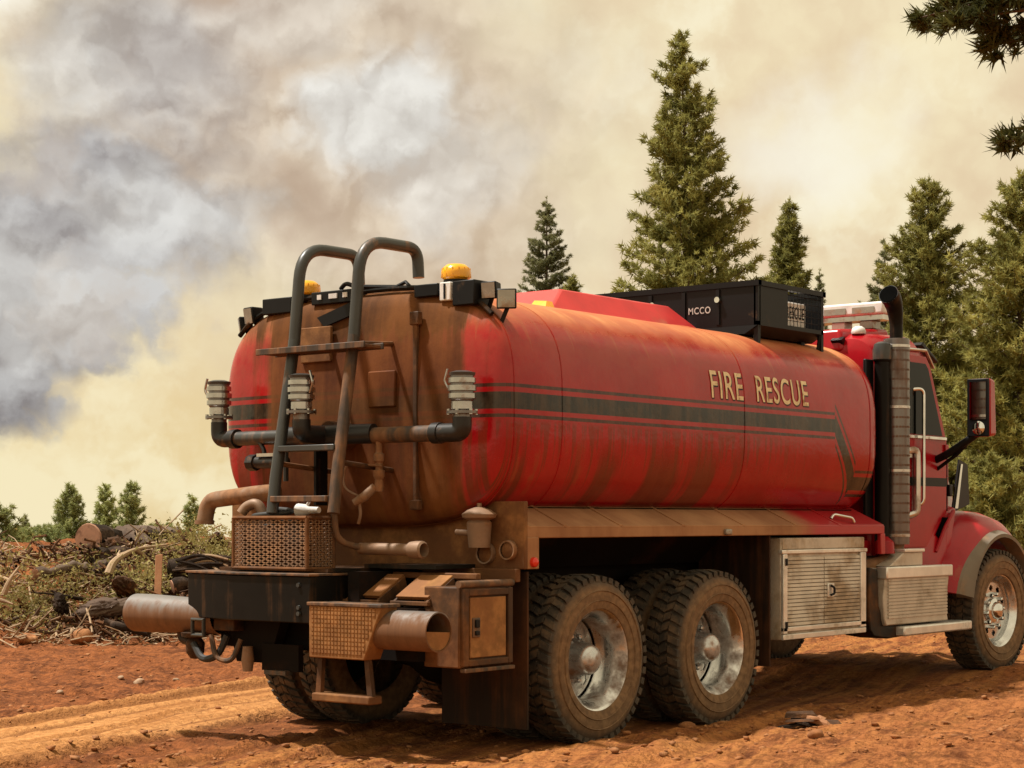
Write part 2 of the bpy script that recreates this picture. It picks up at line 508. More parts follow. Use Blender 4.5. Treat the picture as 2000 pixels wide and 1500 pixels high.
def m_tank(g):
    p = g.coord()
    x, y, z = g.sep(p)
    n1 = g.noise(p, 2.2, 6, 0.62)
    n2 = g.noise(p, 9.0, 5, 0.6)
    rearm = g.step(-0.80, -0.86, x)
    st = g.noise(g.comb(x * 2.6 * (1.0 - rearm), y * 5.0 * rearm, z * 0.40), 1.0, 5, 0.6)
    st2 = g.noise(g.comb(x * 13.0 * (1.0 - rearm), y * 13.0 * rearm, z * 0.8 + 5.0), 1.0, 4, 0.6)
    red = g.mix(g.step(0.3, 0.7, n1), (0.29, 0.004, 0.006), (0.37, 0.008, 0.011))
    # painted stripes: a broad one between two fine ones, cranked down at the front
    zc = 2.055 - 0.42 * g.clamp((x - 3.00) / 0.32)
    dd = (z - zc)
    slant = g.step(2.99, 3.0, x) * g.step(3.33, 3.32, x)
    dd = dd * (1.0 - slant * 0.40)
    ad = g.abs(dd)
    broad = g.step(0.052, 0.047, ad)
    fine = g.step(0.076, 0.080, ad) * g.step(0.101, 0.097, ad)
    c = g.mix(g.mx(broad, fine * 0.9), red, g.mix(g.step(0.4, 0.6, st2 * 0.6 + n2 * 0.4), (0.012, 0.009, 0.006), (0.052, 0.032, 0.018)))
    # dust settled on the crown and shoulders
    top = g.step(2.46, 2.70, z + (n1 - 0.5) * 0.22)
    tcol = g.mix(g.step(0.35, 0.65, n1), (0.52, 0.17, 0.065), (0.62, 0.30, 0.12))
    c = g.mix(top * 0.88, c, tcol)
    haze = g.step(2.05, 2.5, z) * g.step(2.6, 0.2, x) * 0.16
    c = g.mix(haze * g.step(0.3, 0.6, n2), c, (0.44, 0.16, 0.075))
    # runs of dried mud down the flank, darkened to paint in underside shade
    low = g.step(1.92, 1.62, z) * g.step(3.0, 1.9, x)
    c = g.mix(low * g.step(0.47, 0.57, st) * 0.75, c, g.mix(st2, (0.060, 0.012, 0.004), (0.14, 0.034, 0.011)))
    c = g.mix(low * g.step(0.56, 0.64, st2 * 0.5 + n1 * 0.5) * 0.6, c, (0.23, 0.075, 0.026))
    c = g.mix(g.step(0.56, 0.66, st) * g.step(2.6, 2.2, z) * g.step(3.2, 2.0, x) * 0.18, c, (0.25, 0.06, 0.025))
    # crisp runs: dusty ones from the shoulder, muddy ones below the stripe, each column its own length
    run = g.noise(g.comb(x * 9.0 * (1.0 - rearm) + 3.0, y * 9.0 * rearm, 0.0), 1.0, 4, 0.65)
    run2 = g.noise(g.comb(x * 15.0 * (1.0 - rearm) + 9.0, y * 15.0 * rearm, 0.0), 1.0, 4, 0.65)
    c = g.mix(g.step(0.0, 0.03, z - (2.66 - 1.5 * g.clamp(run - 0.44))) * g.step(3.3, 2.6, x) * 0.38, c, (0.36, 0.095, 0.040))
    c = g.mix(g.step(0.0, 0.03, z - (2.00 - 2.4 * g.clamp(run2 - 0.44))) * g.step(1.96, 1.92, z) * g.step(2.9, 2.0, x) * 0.55, c, (0.13, 0.030, 0.010))
    # rear head: thick brown mud thrown up behind the wheels, thinner toward both edges
    rear = g.step(-0.74, -0.80, x)
    edge = g.abs(y + 0.06) + (st - 0.5) * 0.75 + (n1 - 0.5) * 0.35
    mud = rear * g.step(0.93, 0.74, edge)
    mudc = g.mix(g.step(0.36, 0.64, st * 0.45 + n1 * 0.55), (0.060, 0.022, 0.006), (0.180, 0.068, 0.018))
    mudc = g.mix(g.step(0.60, 0.76, st2) * 0.35, mudc, (0.27, 0.105, 0.032))
    topmud = rear * g.step(2.45, 2.62, z + (st2 - 0.5) * 0.5)
    f = g.clamp(mud * 0.93 + topmud * 0.8)
    c = g.mix(f, c, mudc)
    ro = 0.17 + 0.55 * g.mx(f, top * 0.8) + low * 0.12 + g.step(0.4, 0.7, n2) * 0.06
    return {'Base Color': c, 'Roughness': ro, 'Specular IOR Level': 0.42 - g.mx(f, top) * 0.28,
            'Normal': g.bump(n1 * 0.7 + n2 * 0.08, 0.35, 0.03)}


material('tank_paint', m_tank)


def m_fender(g):
    p = g.coord()
    x, y, z = g.sep(p)
    n = g.noise(p, 3.0, 5, 0.6)
    st = g.noise(p, 2.0, 5, 0.6) * 0.75 + g.noise(g.comb(x * 9.0, y, z), 1.0, 3, 0.6) * 0.25
    red = (0.38, 0.014, 0.018)
    dust = g.mix(g.step(0.35, 0.65, st), (0.24, 0.110, 0.042), (0.38, 0.20, 0.088))
    f = g.step(2.75, 2.35, x + (n - 0.5) * 0.5)
    f = g.mx(f, g.step(0.6, 0.75, n) * 0.4)
    return {'Base Color': g.mix(f * 0.95, red, dust), 'Roughness': 0.38 + f * 0.42}


material('fender_paint', m_fender)


def m_ground(g):
    p = g.coord()
    x, y, z = g.sep(p)
    n1 = g.noise(p, 0.55, 6, 0.6)
    n2 = g.noise(p, 3.5, 6, 0.65)
    n3 = g.noise(p, 22.0, 5, 0.65)
    across = y * 0.966 - x * 0.259            # across the wheel tracks
    lines = g.noise(g.comb(across * 9.0, (x * 0.966 + y * 0.259) * 0.5, 0.0), 1.0, 5, 0.6)
    c = g.mix(g.step(0.40, 0.60, n2 * 0.55 + n3 * 0.45), (0.080, 0.025, 0.009), (0.285, 0.098, 0.032))
    c = g.mix(g.step(0.40, 0.66, n1) * 0.5, c, (0.21, 0.068, 0.021))
    trk = g.step(1.30, 1.50, across + (n2 - 0.5) * 0.25) * g.step(3.05, 2.85, across + (n2 - 0.5) * 0.25)
    c = g.mix(trk * 0.9, c, g.mix(g.step(0.38, 0.62, lines * 0.6 + n3 * 0.4), (0.33, 0.140, 0.042), (0.54, 0.265, 0.095)))
    wob = across + (g.noise(p, 0.6, 2, 0.5) - 0.5) * 0.10
    fur = g.mx(g.mx(g.step(0.07, 0.02, g.abs(wob - 1.33)), g.step(0.05, 0.01, g.abs(wob - 1.70))), g.mx(g.step(0.05, 0.01, g.abs(wob - 2.07)), g.mx(g.step(0.05, 0.01, g.abs(wob - 2.44)), g.step(0.08, 0.02, g.abs(wob - 2.82)))))
    fur = g.mx(fur, g.mx(g.step(0.06, 0.01, g.abs(wob - 0.95)), g.mx(g.step(0.06, 0.01, g.abs(wob - 0.52)), g.mx(g.step(0.06, 0.01, g.abs(wob - 0.04)), g.mx(g.step(0.07, 0.01, g.abs(wob + 0.52)), g.mx(g.step(0.07, 0.01, g.abs(wob + 1.08)), g.step(0.08, 0.01, g.abs(wob + 2.05))))))))
    c = g.mix(fur * g.step(0.35, 0.55, n3 * 0.5 + lines * 0.5) * g.step(9.0, 6.0, x) * 0.7, c, (0.15, 0.052, 0.016))  # groove shade painted as dark lines along the troughs
    r2 = g.step(-4.2, -2.0, across) * g.step(0.9, 0.2, across)
    c = g.mix(r2 * g.step(0.40, 0.62, lines) * 0.55, c, (0.47, 0.205, 0.058))
    right = g.step(-1.2, -2.2, y + (n2 - 0.5) * 0.6)
    c = g.mix(right * g.step(0.36, 0.62, n3 * 0.5 + n2 * 0.5) * 0.6, c, (0.34, 0.135, 0.046))
    far = g.step(34.0, 60.0, x * FWD[0] + y * FWD[1])
    c = g.mix(far * 0.8, c, g.mix(n2, (0.10, 0.085, 0.03), (0.20, 0.14, 0.06)))
    crk = g.abs(g.noise(p, 9.0, 4, 0.62) - 0.5) * 2.0
    c = g.mix(g.step(0.10, 0.0, crk) * (1.0 - trk * 0.6) * 0.5, c, (0.085, 0.028, 0.009))
    along = x * 0.966 + y * 0.259
    lane = g.mx(g.step(0.24, 0.20, g.abs(wob - 1.90)), g.step(0.24, 0.20, g.abs(wob - 2.32 - 0.0)))
    chev = g.math('SINE', along * 44.0 + g.abs(wob - 2.10) * 30.0)
    lane = lane * g.step(0.35, 0.6, n1 * 0.5 + n2 * 0.5)
    c = g.mix(lane * g.step(0.2, 0.7, chev) * 0.35, c, (0.20, 0.078, 0.024))
    h = lane * g.step(-0.3, 0.4, chev) * 0.22 + n2 * 0.5 + n3 * 0.45 + g.noise(p, 70, 3, 0.6) * 0.2 + g.step(0.0, 0.25, crk) * 0.25
    return {'Base Color': c, 'Roughness': 0.95, 'Specular IOR Level': 0.12, 'Normal': g.bump(h, 0.6, 0.05)}


material('red_soil', m_ground)
simple('clod', (0.27, 0.105, 0.034), 0.95, 0, (0.42, 0.19, 0.07), 0.5, 9.0, bump=0.5, var=0.3)
simple('mud_bright', (0.235, 0.100, 0.034), 0.7, 0, (0.37, 0.178, 0.064), 0.55, 6.0, bump=0.15, spec=0.25)  # lighter copy of mud_plate; the flaps' lit look is in its colour
simple('root_mud', (0.075, 0.042, 0.026), 0.9, 0, (0.21, 0.095, 0.042), 0.5, 8.0, bump=1.0, spec=0.1)
simple('stone', (0.36, 0.24, 0.15), 0.9, 0, (0.30, 0.12, 0.05), 0.5, 9.0, bump=0.4)


def leaf_mat(name, lo, hi, brownish=None, tr=0.25):
    def fn(g):
        p = g.coord()
        info = g.new('ShaderNodeObjectInfo')
        n = g.noise(p, 0.9, 4, 0.6)
        n2 = g.noise(p, 6.0, 3, 0.6)
        c = g.mix(g.step(0.32, 0.68, n * 0.6 + n2 * 0.4), lo, hi)
        if brownish:
            c = g.mix(g.step(0.58, 0.72, g.noise(p, 0.5, 4, 0.6)) * 0.6, c, brownish)
        h = g.new('ShaderNodeHueSaturation')
        g.put(h.inputs['Color'], c)
        g.put(h.inputs['Value'], V(g, info.outputs['Random']) * 0.35 + 0.82)
        return {'Base Color': V(g, h.outputs[0]), 'Roughness': 0.7, 'Specular IOR Level': 0.2}
    m = material(name, fn)
    # thin needles let some light through
    nt = m.node_tree
    b = nt.nodes['Principled BSDF']
    tl = nt.nodes.new('ShaderNodeBsdfTranslucent')
    src = b.inputs['Base Color'].links[0].from_socket
    nt.links.new(src, tl.inputs[0])
    mx = nt.nodes.new('ShaderNodeMixShader'); mx.inputs[0].default_value = tr
    nt.links.new(b.outputs[0], mx.inputs[1]); nt.links.new(tl.outputs[0], mx.inputs[2])
    nt.links.new(mx.outputs[0], nt.nodes['Material Output'].inputs[0])
    return m


leaf_mat('pine_needles', (0.13, 0.135, 0.038), (0.42, 0.39, 0.12), (0.38, 0.30, 0.10), 0.45)
leaf_mat('fir_needles', (0.16, 0.17, 0.080), (0.36, 0.355, 0.17), None, 0.45)
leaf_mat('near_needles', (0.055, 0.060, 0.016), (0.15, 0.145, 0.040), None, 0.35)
leaf_mat('young_needles', (0.21, 0.245, 0.090), (0.45, 0.47, 0.19), None, 0.45)  # paled so the colour carries the haze over these distant trees
leaf_mat('cut_greens', (0.15, 0.13, 0.04), (0.46, 0.38, 0.14), (0.36, 0.22, 0.10), 0.35)


# ------------------------------------------------------------------ ground
def vnoise(x, y, seed=0):
    xi = np.floor(x).astype(np.int64); yi = np.floor(y).astype(np.int64)
    fx, fy = x - xi, y - yi
    fx = fx * fx * (3 - 2 * fx); fy = fy * fy * (3 - 2 * fy)
    def h(a, b):
        n = (a * 374761393 + b * 668265263 + seed * 974634777) & 0x7fffffff
        n = ((n ^ (n >> 13)) * 1274126177) & 0x7fffffff
        return ((n ^ (n >> 16)) & 0xffff) / 65535.0
    return (h(xi, yi) * (1 - fx) + h(xi + 1, yi) * fx) * (1 - fy) + (h(xi, yi + 1) * (1 - fx) + h(xi + 1, yi + 1) * fx) * fy


def fbm(x, y, sc, oct=4, seed=0, gain=0.5):
    a, t, n = 1.0, 0.0, 0.0
    for i in range(oct):
        t = t + a * (vnoise(x * sc, y * sc, seed + i * 17) - 0.5); n += a
        sc *= 2.03; a *= gain
    return t / n


def sstep(a, b, x):
    t = np.clip((x - a) / (b - a), 0, 1)
    return t * t * (3 - 2 * t)


TRACK_EDGES = ((1.42, 0.050, 0.06), (1.78, 0.016, 0.035), (2.15, 0.018, 0.035), (2.52, 0.016, 0.035), (2.92, 0.045, 0.07),
               (1.05, 0.030, 0.05), (0.62, 0.028, 0.05), (0.15, 0.030, 0.06), (-0.4, 0.03, 0.06), (-0.95, 0.03, 0.07), (-1.9, 0.035, 0.09))


def ground_z(x, y):
    x = np.asarray(x, float); y = np.asarray(y, float)
    s = (x - CAM[0]) * FWD[0] + (y - CAM[1]) * FWD[1]
    t = (x - CAM[0]) * RGT[0] + (y - CAM[1]) * RGT[1]
    near = 1 - sstep(40, 120, s)
    z = 0.055 * fbm(x, y, 0.45, 3, 1) + 0.05 * fbm(x, y, 1.7, 4, 2, 0.6) * near
    clods = fbm(x, y, 7.5, 3, 5, 0.6)
    across = y * 0.966 - x * 0.259
    along = x * 0.966 + y * 0.259
    worn = sstep(1.3, 1.5, across) * (1 - sstep(2.8, 3.1, across))
    ca = across + 0.10 * fbm(along, across, 0.6, 2, 9)
    for (c, h, w) in TRACK_EDGES:
        amp = h * (0.55 + 0.9 * vnoise(along * 1.3, along * 0 + c * 7, 3)) * (1 - sstep(6, 10, x))
        z = z + amp * (np.exp(-((ca - c) / w) ** 2) - 0.6 * np.exp(-((ca - c + 1.7 * w) / (w * 1.1)) ** 2))
    rough = 0.095 * (1 - 0.88 * worn) * (1 - 0.45 * sstep(-2.6, -1.4, y) * (1 - sstep(-0.4, 1.2, y)))
    z = z + rough * clods * near + 0.03 * np.maximum(fbm(x, y, 14.0, 2, 8), 0.08) * near * (1 - 0.7 * worn)
    # beds the tyres have pressed, and the soil pushed up beside them
    for yc in (-0.93, 0.93):
        bed = np.exp(-((y - yc) / 0.36) ** 4) * sstep(-2.4, -0.8, x) * (1 - sstep(6.2, 7.2, x))
        z = z * (1 - 0.85 * bed)
    z = z + 0.085 * sstep(-1.24, -1.62, y) * (1 - sstep(9, 14, x)) * (0.6 + 0.8 * vnoise(x * 1.1, y * 1.1, 21)) * sstep(-3.4, -0.6, x)
    z = z + 0.085 * sstep(4.0, 5.6, x) * (1 - sstep(30, 60, s))            # the road climbs a little under the cab
    # bank on the far left, spoil and brush pushed up against it; beyond it the hillside falls away
    left = sstep(1.5, -3.2, t)
    bank = sstep(19.5, 26.5, s + 1.6 * fbm(x, y, 0.25, 2, 31)) * left
    z = z + bank * (0.90 + 0.45 * fbm(x, y, 0.33, 3, 33)) * (1 - sstep(29, 44, s)) + bank * 0.25 * fbm(x, y, 1.3, 3, 35)
    heap = np.exp(-((t + 4.9) / 1.5) ** 2 - ((s - 24.0) / 1.5) ** 2)
    z = z + heap * (0.16 + 0.50 * np.maximum(fbm(x, y, 2.2, 3, 41), -0.1))
    z = z - 0.024 * np.maximum(s - 31, 0) * left - 0.006 * np.maximum(s - 130, 0) * (1 - left)
    return z


def build_ground():
    s = [9.2]
    while s[-1] < 33: s.append(s[-1] * 1.0034)
    while s[-1] < 620: s.append(s[-1] * 1.06)
    b = [9.2]
    while b[-1] > -60: b.append(b[-1] - max(0.4, (9.2 - b[-1]) * 0.25))
    s = np.array(b[:0:-1] + s)
    t = list(np.arange(-9.5, 7.5, 0.042))
    while t[-1] < 480: t.append(t[-1] + max(0.08, (t[-1] - 7.0) * 0.12))
    l = [-9.5]
    while l[-1] > -480: l.append(l[-1] - max(0.08, (-9.0 - l[-1]) * 0.12))
    t = np.array(l[:0:-1] + t)
    S, T = np.meshgrid(s, t, indexing='ij')
    X = CAM[0] + S * FWD[0] + T * RGT[0]
    Y = CAM[1] + S * FWD[1] + T * RGT[1]
    Z = ground_z(X, Y)
    ns, ntt = S.shape
    v = np.stack([X, Y, Z], -1).reshape(-1, 3)
    i = np.arange(ns - 1)[:, None] * ntt + np.arange(ntt - 1)[None, :]
    f = np.stack([i, i + ntt, i + ntt + 1, i + 1], -1).reshape(-1, 4)
    me = mesh_np('ground', v, f[:, ::-1], 'red_soil', 4, smooth=True)
    return tag(place('ground', me), 'rutted red soil of the clearing with wheel tracks', 'ground', kind='structure')


build_ground()


def gz(x, y): return float(ground_z(np.array([x]), np.array([y]))[0])
def st(s, t): return (CAM[0] + s * FWD[0] + t * RGT[0], CAM[1] + s * FWD[1] + t * RGT[1])


def lump_mesh(name, mat, r=1.0, seed=0, rough=0.28, flat=0.7, sub=2):
    """an irregular stone or clod"""
    import bmesh
    bm = bmesh.new()
    bmesh.ops.create_icosphere(bm, subdivisions=sub, radius=1.0)
    rg = np.random.default_rng(seed)
    dirs = rg.normal(size=(9, 3)); dirs /= np.linalg.norm(dirs, axis=1)[:, None]
    amp = rg.uniform(-1, 1, 9)
    for v in bm.verts:
        p = np.array(v.co)
        k = 1 + rough * float(np.sum(amp * np.maximum(0, dirs @ p) ** 3)) + rough * 0.3 * rg.uniform(-1, 1)
        q = p * k
        v.co = (q[0] * r, q[1] * r * 0.85, q[2] * r * flat)
    me = bpy.data.meshes.new(name)
    bm.to_mesh(me); bm.free()
    me.materials.append(MATS[mat])
    return me


def scatter_clods():
    """crumbs of soil strewn over the clearing: nobody could count them"""
    base = []
    import bmesh
    for q in range(5):
        me = lump_mesh('crumb', 'clod', 1.0, 40 + q, 0.75, 0.55, 1)
        vs = np.array([v.co[:] for v in me.vertices]); fs = np.array([p.vertices[:] for p in me.polygons])
        base.append((vs, fs)); bpy.data.meshes.remove(me)
    n = 5600
    s = 10.0 + RNG.random(n) ** 1.5 * 16
    t = RNG.uniform(-0.30, 0.30, n) * s * 1.15
    P = np.array([st(a, b) for a, b in zip(s, t)])
    across = P[:, 1] * 0.966 - P[:, 0] * 0.259
    keep = ~((across > 1.5) & (across < 2.85) & (RNG.random(n) < 0.75))
    keep &= ~((np.abs(P[:, 1]) < 1.25) & (P[:, 0] > -0.7) & (P[:, 0] < 7) & (RNG.random(n) < 0.7))
    P = P[keep]
    z = ground_z(P[:, 0], P[:, 1])
    V_, F_, o = [], [], 0
    for i in range(len(P)):
        vs, fs = base[i % 5]
        r = 0.006 + 0.026 * RNG.random() ** 5
        a = RNG.uniform(0, 6.28)
        R = np.array([[math.cos(a), -math.sin(a), 0], [math.sin(a), math.cos(a), 0], [0, 0, 1]])
        V_.append((vs * r) @ R.T + np.array([P[i, 0], P[i, 1], z[i] + r * 0.25])); F_.append(fs + o); o += len(vs)
    me = mesh_np('soil_crumbs', np.concatenate(V_), np.concatenate(F_), 'clod', 3)
    tag(place('soil_crumbs', me), 'loose crumbs of red soil scattered over the clearing', 'soil', kind='stuff')


scatter_clods()


# ------------------------------------------------------------------ the tanker truck (x forward, y to its left, origin under the rear axle)
TRUCK = empty('tanker_fire_truck', (0, 0, 0))
tag(TRUCK, 'red water tanker fire truck with a mud-caked rear ladder on the dirt track', 'fire truck')


def part(mb, name, mat, parent=TRUCK, **k):
    return mb.build(name, mat, parent, **k)


# ---- tank
HY, ZC, HT, HB, EXP = 1.19, 2.02, 0.735, 0.70, 3.4


def tank_ring(x, inset, n=72, grow=0.0):
    r = []
    for k in range(n):
        a = 2 * PI * k / n
        c, s = math.cos(a), math.sin(a)
        e = 2.0 / EXP
        yy = math.copysign(abs(c) ** e, c) * (HY - inset + grow)
        zz = math.copysign(abs(s) ** e, s) * ((HT if s > 0 else HB) - inset + grow)
        r.append((x, yy, ZC + zz))
    return r


def tank_y(z):
    h = HT if z > ZC else HB
    return HY * max(0.0, 1 - (abs(z - ZC) / h) ** EXP) ** (1 / EXP)


def tank_top(y):
    return ZC + HT * max(0.0, 1 - (abs(y) / HY) ** EXP) ** (1 / EXP)


def loft(rings, cap0=None, cap1=None):
    mb = MB()
    n = len(rings[0])
    vs = [p for r in rings for p in r]
    fs = [(i * n + k, i * n + (k + 1) % n, (i + 1) * n + (k + 1) % n, (i + 1) * n + k) for i in range(len(rings) - 1) for k in range(n)]
    if cap0 is not None:
        vs.append(cap0); c = len(vs) - 1
        fs += [(c, (k + 1) % n, k) for k in range(n)]
    if cap1 is not None:
        vs.append(cap1); c = len(vs) - 1; b = (len(rings) - 1) * n
        fs += [(c, b + k, b + (k + 1) % n) for k in range(n)]
    return mb.add(vs, fs)


prof = [(-0.945, 0.62), (-0.935, 0.40), (-0.915, 0.20), (-0.90, 0.11), (-0.885, 0.065), (-0.865, 0.035), (-0.84, 0.012), (-0.80, 0.0)]
prof += [(x, 0.0) for x in np.linspace(-0.4, 3.56, 20)]
for k in range(1, 10):
    a = PI / 2 * k / 9
    prof.append((3.56 + 0.27 * math.sin(a), 0.27 * (1 - math.cos(a))))
prof += [(3.85, 0.45), (3.86, 0.60)]
tank = part(loft([tank_ring(x, i) for x, i in prof], (-0.95, 0, ZC), (3.865, 0, ZC)), 'tank', 'tank_paint', smooth=50)
for x in (-0.80, -0.34, 1.73, 3.54):
    r = tank_ring(x, 0.0, 72, 0.0)
    part(MB().tube(r, 0.0045, 6, closed=True), 'weld_seam', 'tank_paint', tank)
# sight tube on the rear head
mb = MB(); mb.box(-0.952, -0.925, -0.565, -0.535, 1.42, 2.60)
mb.box(-0.96, -0.92, -0.585, -0.515, 2.52, 2.60); mb.box(-0.96, -0.92, -0.585, -0.515, 1.42, 1.48)
part(mb, 'sight_tube', 'muddy_steel', tank, bevel=0.006)
# inspection plate and its bolts
part(MB().box(-0.962, -0.94, -0.40, -0.18, 2.04, 2.26), 'inspection_plate', 'tank_paint', tank, bevel=0.008)
part(MB().box(-0.955, -0.93, 0.14, 0.40, 2.34, 2.56), 'number_plate_panel', 'mud_plate', tank, bevel=0.006)
# trim bar along the top of the rear head
part(MB().tube([(-0.85, y, tank_top(y) + 0.012) for y in np.linspace(-1.06, 1.06, 31)], 0.016, 8), 'light_bar_rail', 'black_steel')

# lettering on the flank
def lettering(text, name, mat, width, height, fn, parent, bold=0.0):
    cu = bpy.data.curves.new(name, 'FONT')
    cu.body = text; cu.size = 1.0; cu.extrude = 0.0; cu.offset = bold; cu.space_character = 1.12
    tmp = bpy.data.objects.new(name, cu)
    COL.objects.link(tmp)
    bpy.context.view_layer.update()
    dg = bpy.context.evaluated_depsgraph_get()
    me = bpy.data.meshes.new_from_object(tmp.evaluated_get(dg))
    bpy.data.objects.remove(tmp)
    import bmesh
    bm = bmesh.new(); bm.from_mesh(me)
    ys = [v.co.y for v in bm.verts]; lo, hi = min(ys), max(ys)
    for k in range(1, 10):
        bmesh.ops.bisect_plane(bm, geom=bm.verts[:] + bm.edges[:] + bm.faces[:], plane_co=(0, lo + (hi - lo) * k / 10, 0), plane_no=(0, 1, 0))
    bm.to_mesh(me); bm.free()
    co = np.array([v.co[:] for v in me.vertices])
    a, b = co.min(0), co.max(0)
    for v in me.vertices:
        q = ((v.co.x - a[0]) / (b[0] - a[0]) * width, (v.co.y - a[1]) / (b[1] - a[1]) * height)
        v.co = fn(*q)
    me.materials.clear(); me.materials.append(MATS[mat])
    o = bpy.data.objects.new(name, me); COL.objects.link(o); o.parent = parent
    return o


def on_flank(x0, z0, lift):
    return lambda u, w: (x0 + u, -(tank_y(z0 + w) + lift), z0 + w)


for word, wx, ww in (('FIRE', 1.31, 0.40), ('RESCUE', 1.89, 0.71)):
    lettering(word, 'lettering', 'gold_letters', ww, 0.185, on_flank(wx, 2.178, 0.0045), tank, 0.008)
    lettering(word, 'letter_shadow', 'black_clean', ww, 0.185, on_flank(wx + 0.010, 2.170, 0.0025), tank, 0.008)

# ---- hatch hood on the crown
b = [(0.36, 0.52, 2.66), (0.36, -0.52, 2.66), (2.44, -0.52, 2.66), (2.44, 0.52, 2.66)]
t = [(0.82, 0.30, 2.925), (0.82, -0.30, 2.925), (2.12, -0.30, 2.925), (2.12, 0.30, 2.925)]
hatch = part(MB().hexa(b, t), 'hatch_hood', 'red_hatch', bevel=0.015)
part(MB().hexa([(0.30, -0.40, 2.71), (0.30, -0.56, 2.69), (0.44, -0.56, 2.69), (0.44, -0.40, 2.71)],
               [(0.40, -0.40, 2.80), (0.40, -0.50, 2.79), (0.46, -0.50, 2.79), (0.46, -0.40, 2.80)]), 'marker_plate', 'amber', hatch)

# ---- black rack over the front of the tank
X0, X1, YA, YB, Z0, Z1 = 2.30, 3.25, -0.95, 0.95, 2.76, 3.075
rack = part(MB().box(X0, X1, YA, YB, Z0, Z0 + 0.03), 'equipment_rack', 'black_clean')
part(MB().box(X0, X0 + 0.02, YA + 0.02, YB - 0.02, Z0 + 0.03, Z1 - 0.03), 'rack_panel', 'black_clean', rack)
part(MB().box(X1 - 0.02, X1, YA + 0.02, YB - 0.02, Z0 + 0.03, Z1 - 0.03), 'rack_panel', 'black_clean', rack)
part(MB().box(X0 + 0.02, X0 + 0.42, YA, YA + 0.02, Z0 + 0.03, Z1 - 0.03), 'rack_panel', 'black_clean', rack)
mb = MB()
for (x, y) in ((X0, YA), (X1 - 0.035, YA), (X0, YB - 0.035), (X1 - 0.035, YB - 0.035)):
    part(MB().box(x, x + 0.035, y, y + 0.035, Z0 - 0.17, Z1), 'rack_post', 'black_clean', rack)
for y in (YA - 0.012, YB - 0.03):
    part(MB().box(X0 - 0.012, X1 + 0.012, y, y + 0.042, Z1 - 0.03, Z1 + 0.006), 'rack_rail', 'black_clean', rack)
for x in (X0 - 0.014, X1 - 0.03):
    part(MB().box(x, x + 0.044, YA - 0.012, YB + 0.012, Z1 - 0.032, Z1 + 0.008), 'rack_rail', 'black_clean', rack)
for y in np.linspace(YA + 0.32, YB - 0.1, 6):
    part(MB().box(X0 - 0.012, X0 + 0.004, y, y + 0.03, Z0 + 0.02, Z1 - 0.04), 'rack_rib', 'black_clean', rack)
part(MB().hexa([(X0 - 0.02, YA + .1, Z0 - 0.06), (X1, YA + .1, Z0 - 0.06), (X1, YB - .1, Z0 - 0.06), (X0 - 0.02, YB - .1, Z0 - 0.06)],
               [(X0 - 0.01, YA, Z0), (X1, YA, Z0), (X1, YB, Z0), (X0 - 0.01, YB, Z0)]), 'rack_tray', 'black_clean', rack)
mb = MB()   # wire mesh in the side opening
for x in np.linspace(X0 + 0.47, X1 - 0.06, 9): mb.tube([(x, YA + 0.01, Z0 + 0.03), (x, YA + 0.01, Z1 - 0.03)], 0.0028, 4)
for z in np.linspace(Z0 + 0.07, Z1 - 0.06, 5): mb.tube([(X0 + 0.42, YA + 0.01, z), (X1 - 0.03, YA + 0.01, z)], 0.0028, 4)
tag(part(mb, 'wire_mesh', 'black_clean', rack), kind='stuff')
for y, z in ((-0.62, 0.2), (-0.05, 0.2), (0.5, 0.2)):
    part(MB().lathe([(0, 0.0), (0.022, 0.0), (0.022, 0.03), (0, 0.03)], (X0 - 0.03, y, Z0 + z), 'x', 10), 'latch', 'chrome', rack)
lettering('MCCO', 'lettering', 'white_letters', 0.19, 0.05, lambda u, w: (X0 - 0.004, -0.36 - u, Z0 + 0.11 + w), rack, 0.012)
part(MB().box(X0 + 0.5, X1 - 0.12, YA + 0.08, YA + 0.5, Z0 + 0.03, Z0 + 0.23), 'stowed_case', 'white_plate', rack, bevel=0.02)
lettering('RESCUE', 'lettering', 'black_clean', 0.40, 0.09, lambda u, w: (X0 + 0.53 + u * .65, YA + 0.076, Z0 + 0.10 + w), rack, 0.012)
for x in (X0 + 0.1, X1 - 0.16):
    part(MB().box(x, x + 0.05, -0.85, 0.85, 2.62, Z0 - 0.055), 'rack_bearer', 'black_clean', rack)
# posts reach down to the tank shoulder
for (x, y) in ((X1 - 0.03, YA + 0.012), (X0 + 0.02, YA + 0.012)):
    part(MB().tube([(x, y, Z0), (x, y + 0.03, 2.56)], 0.016, 8), 'rack_leg', 'black_clean', rack)

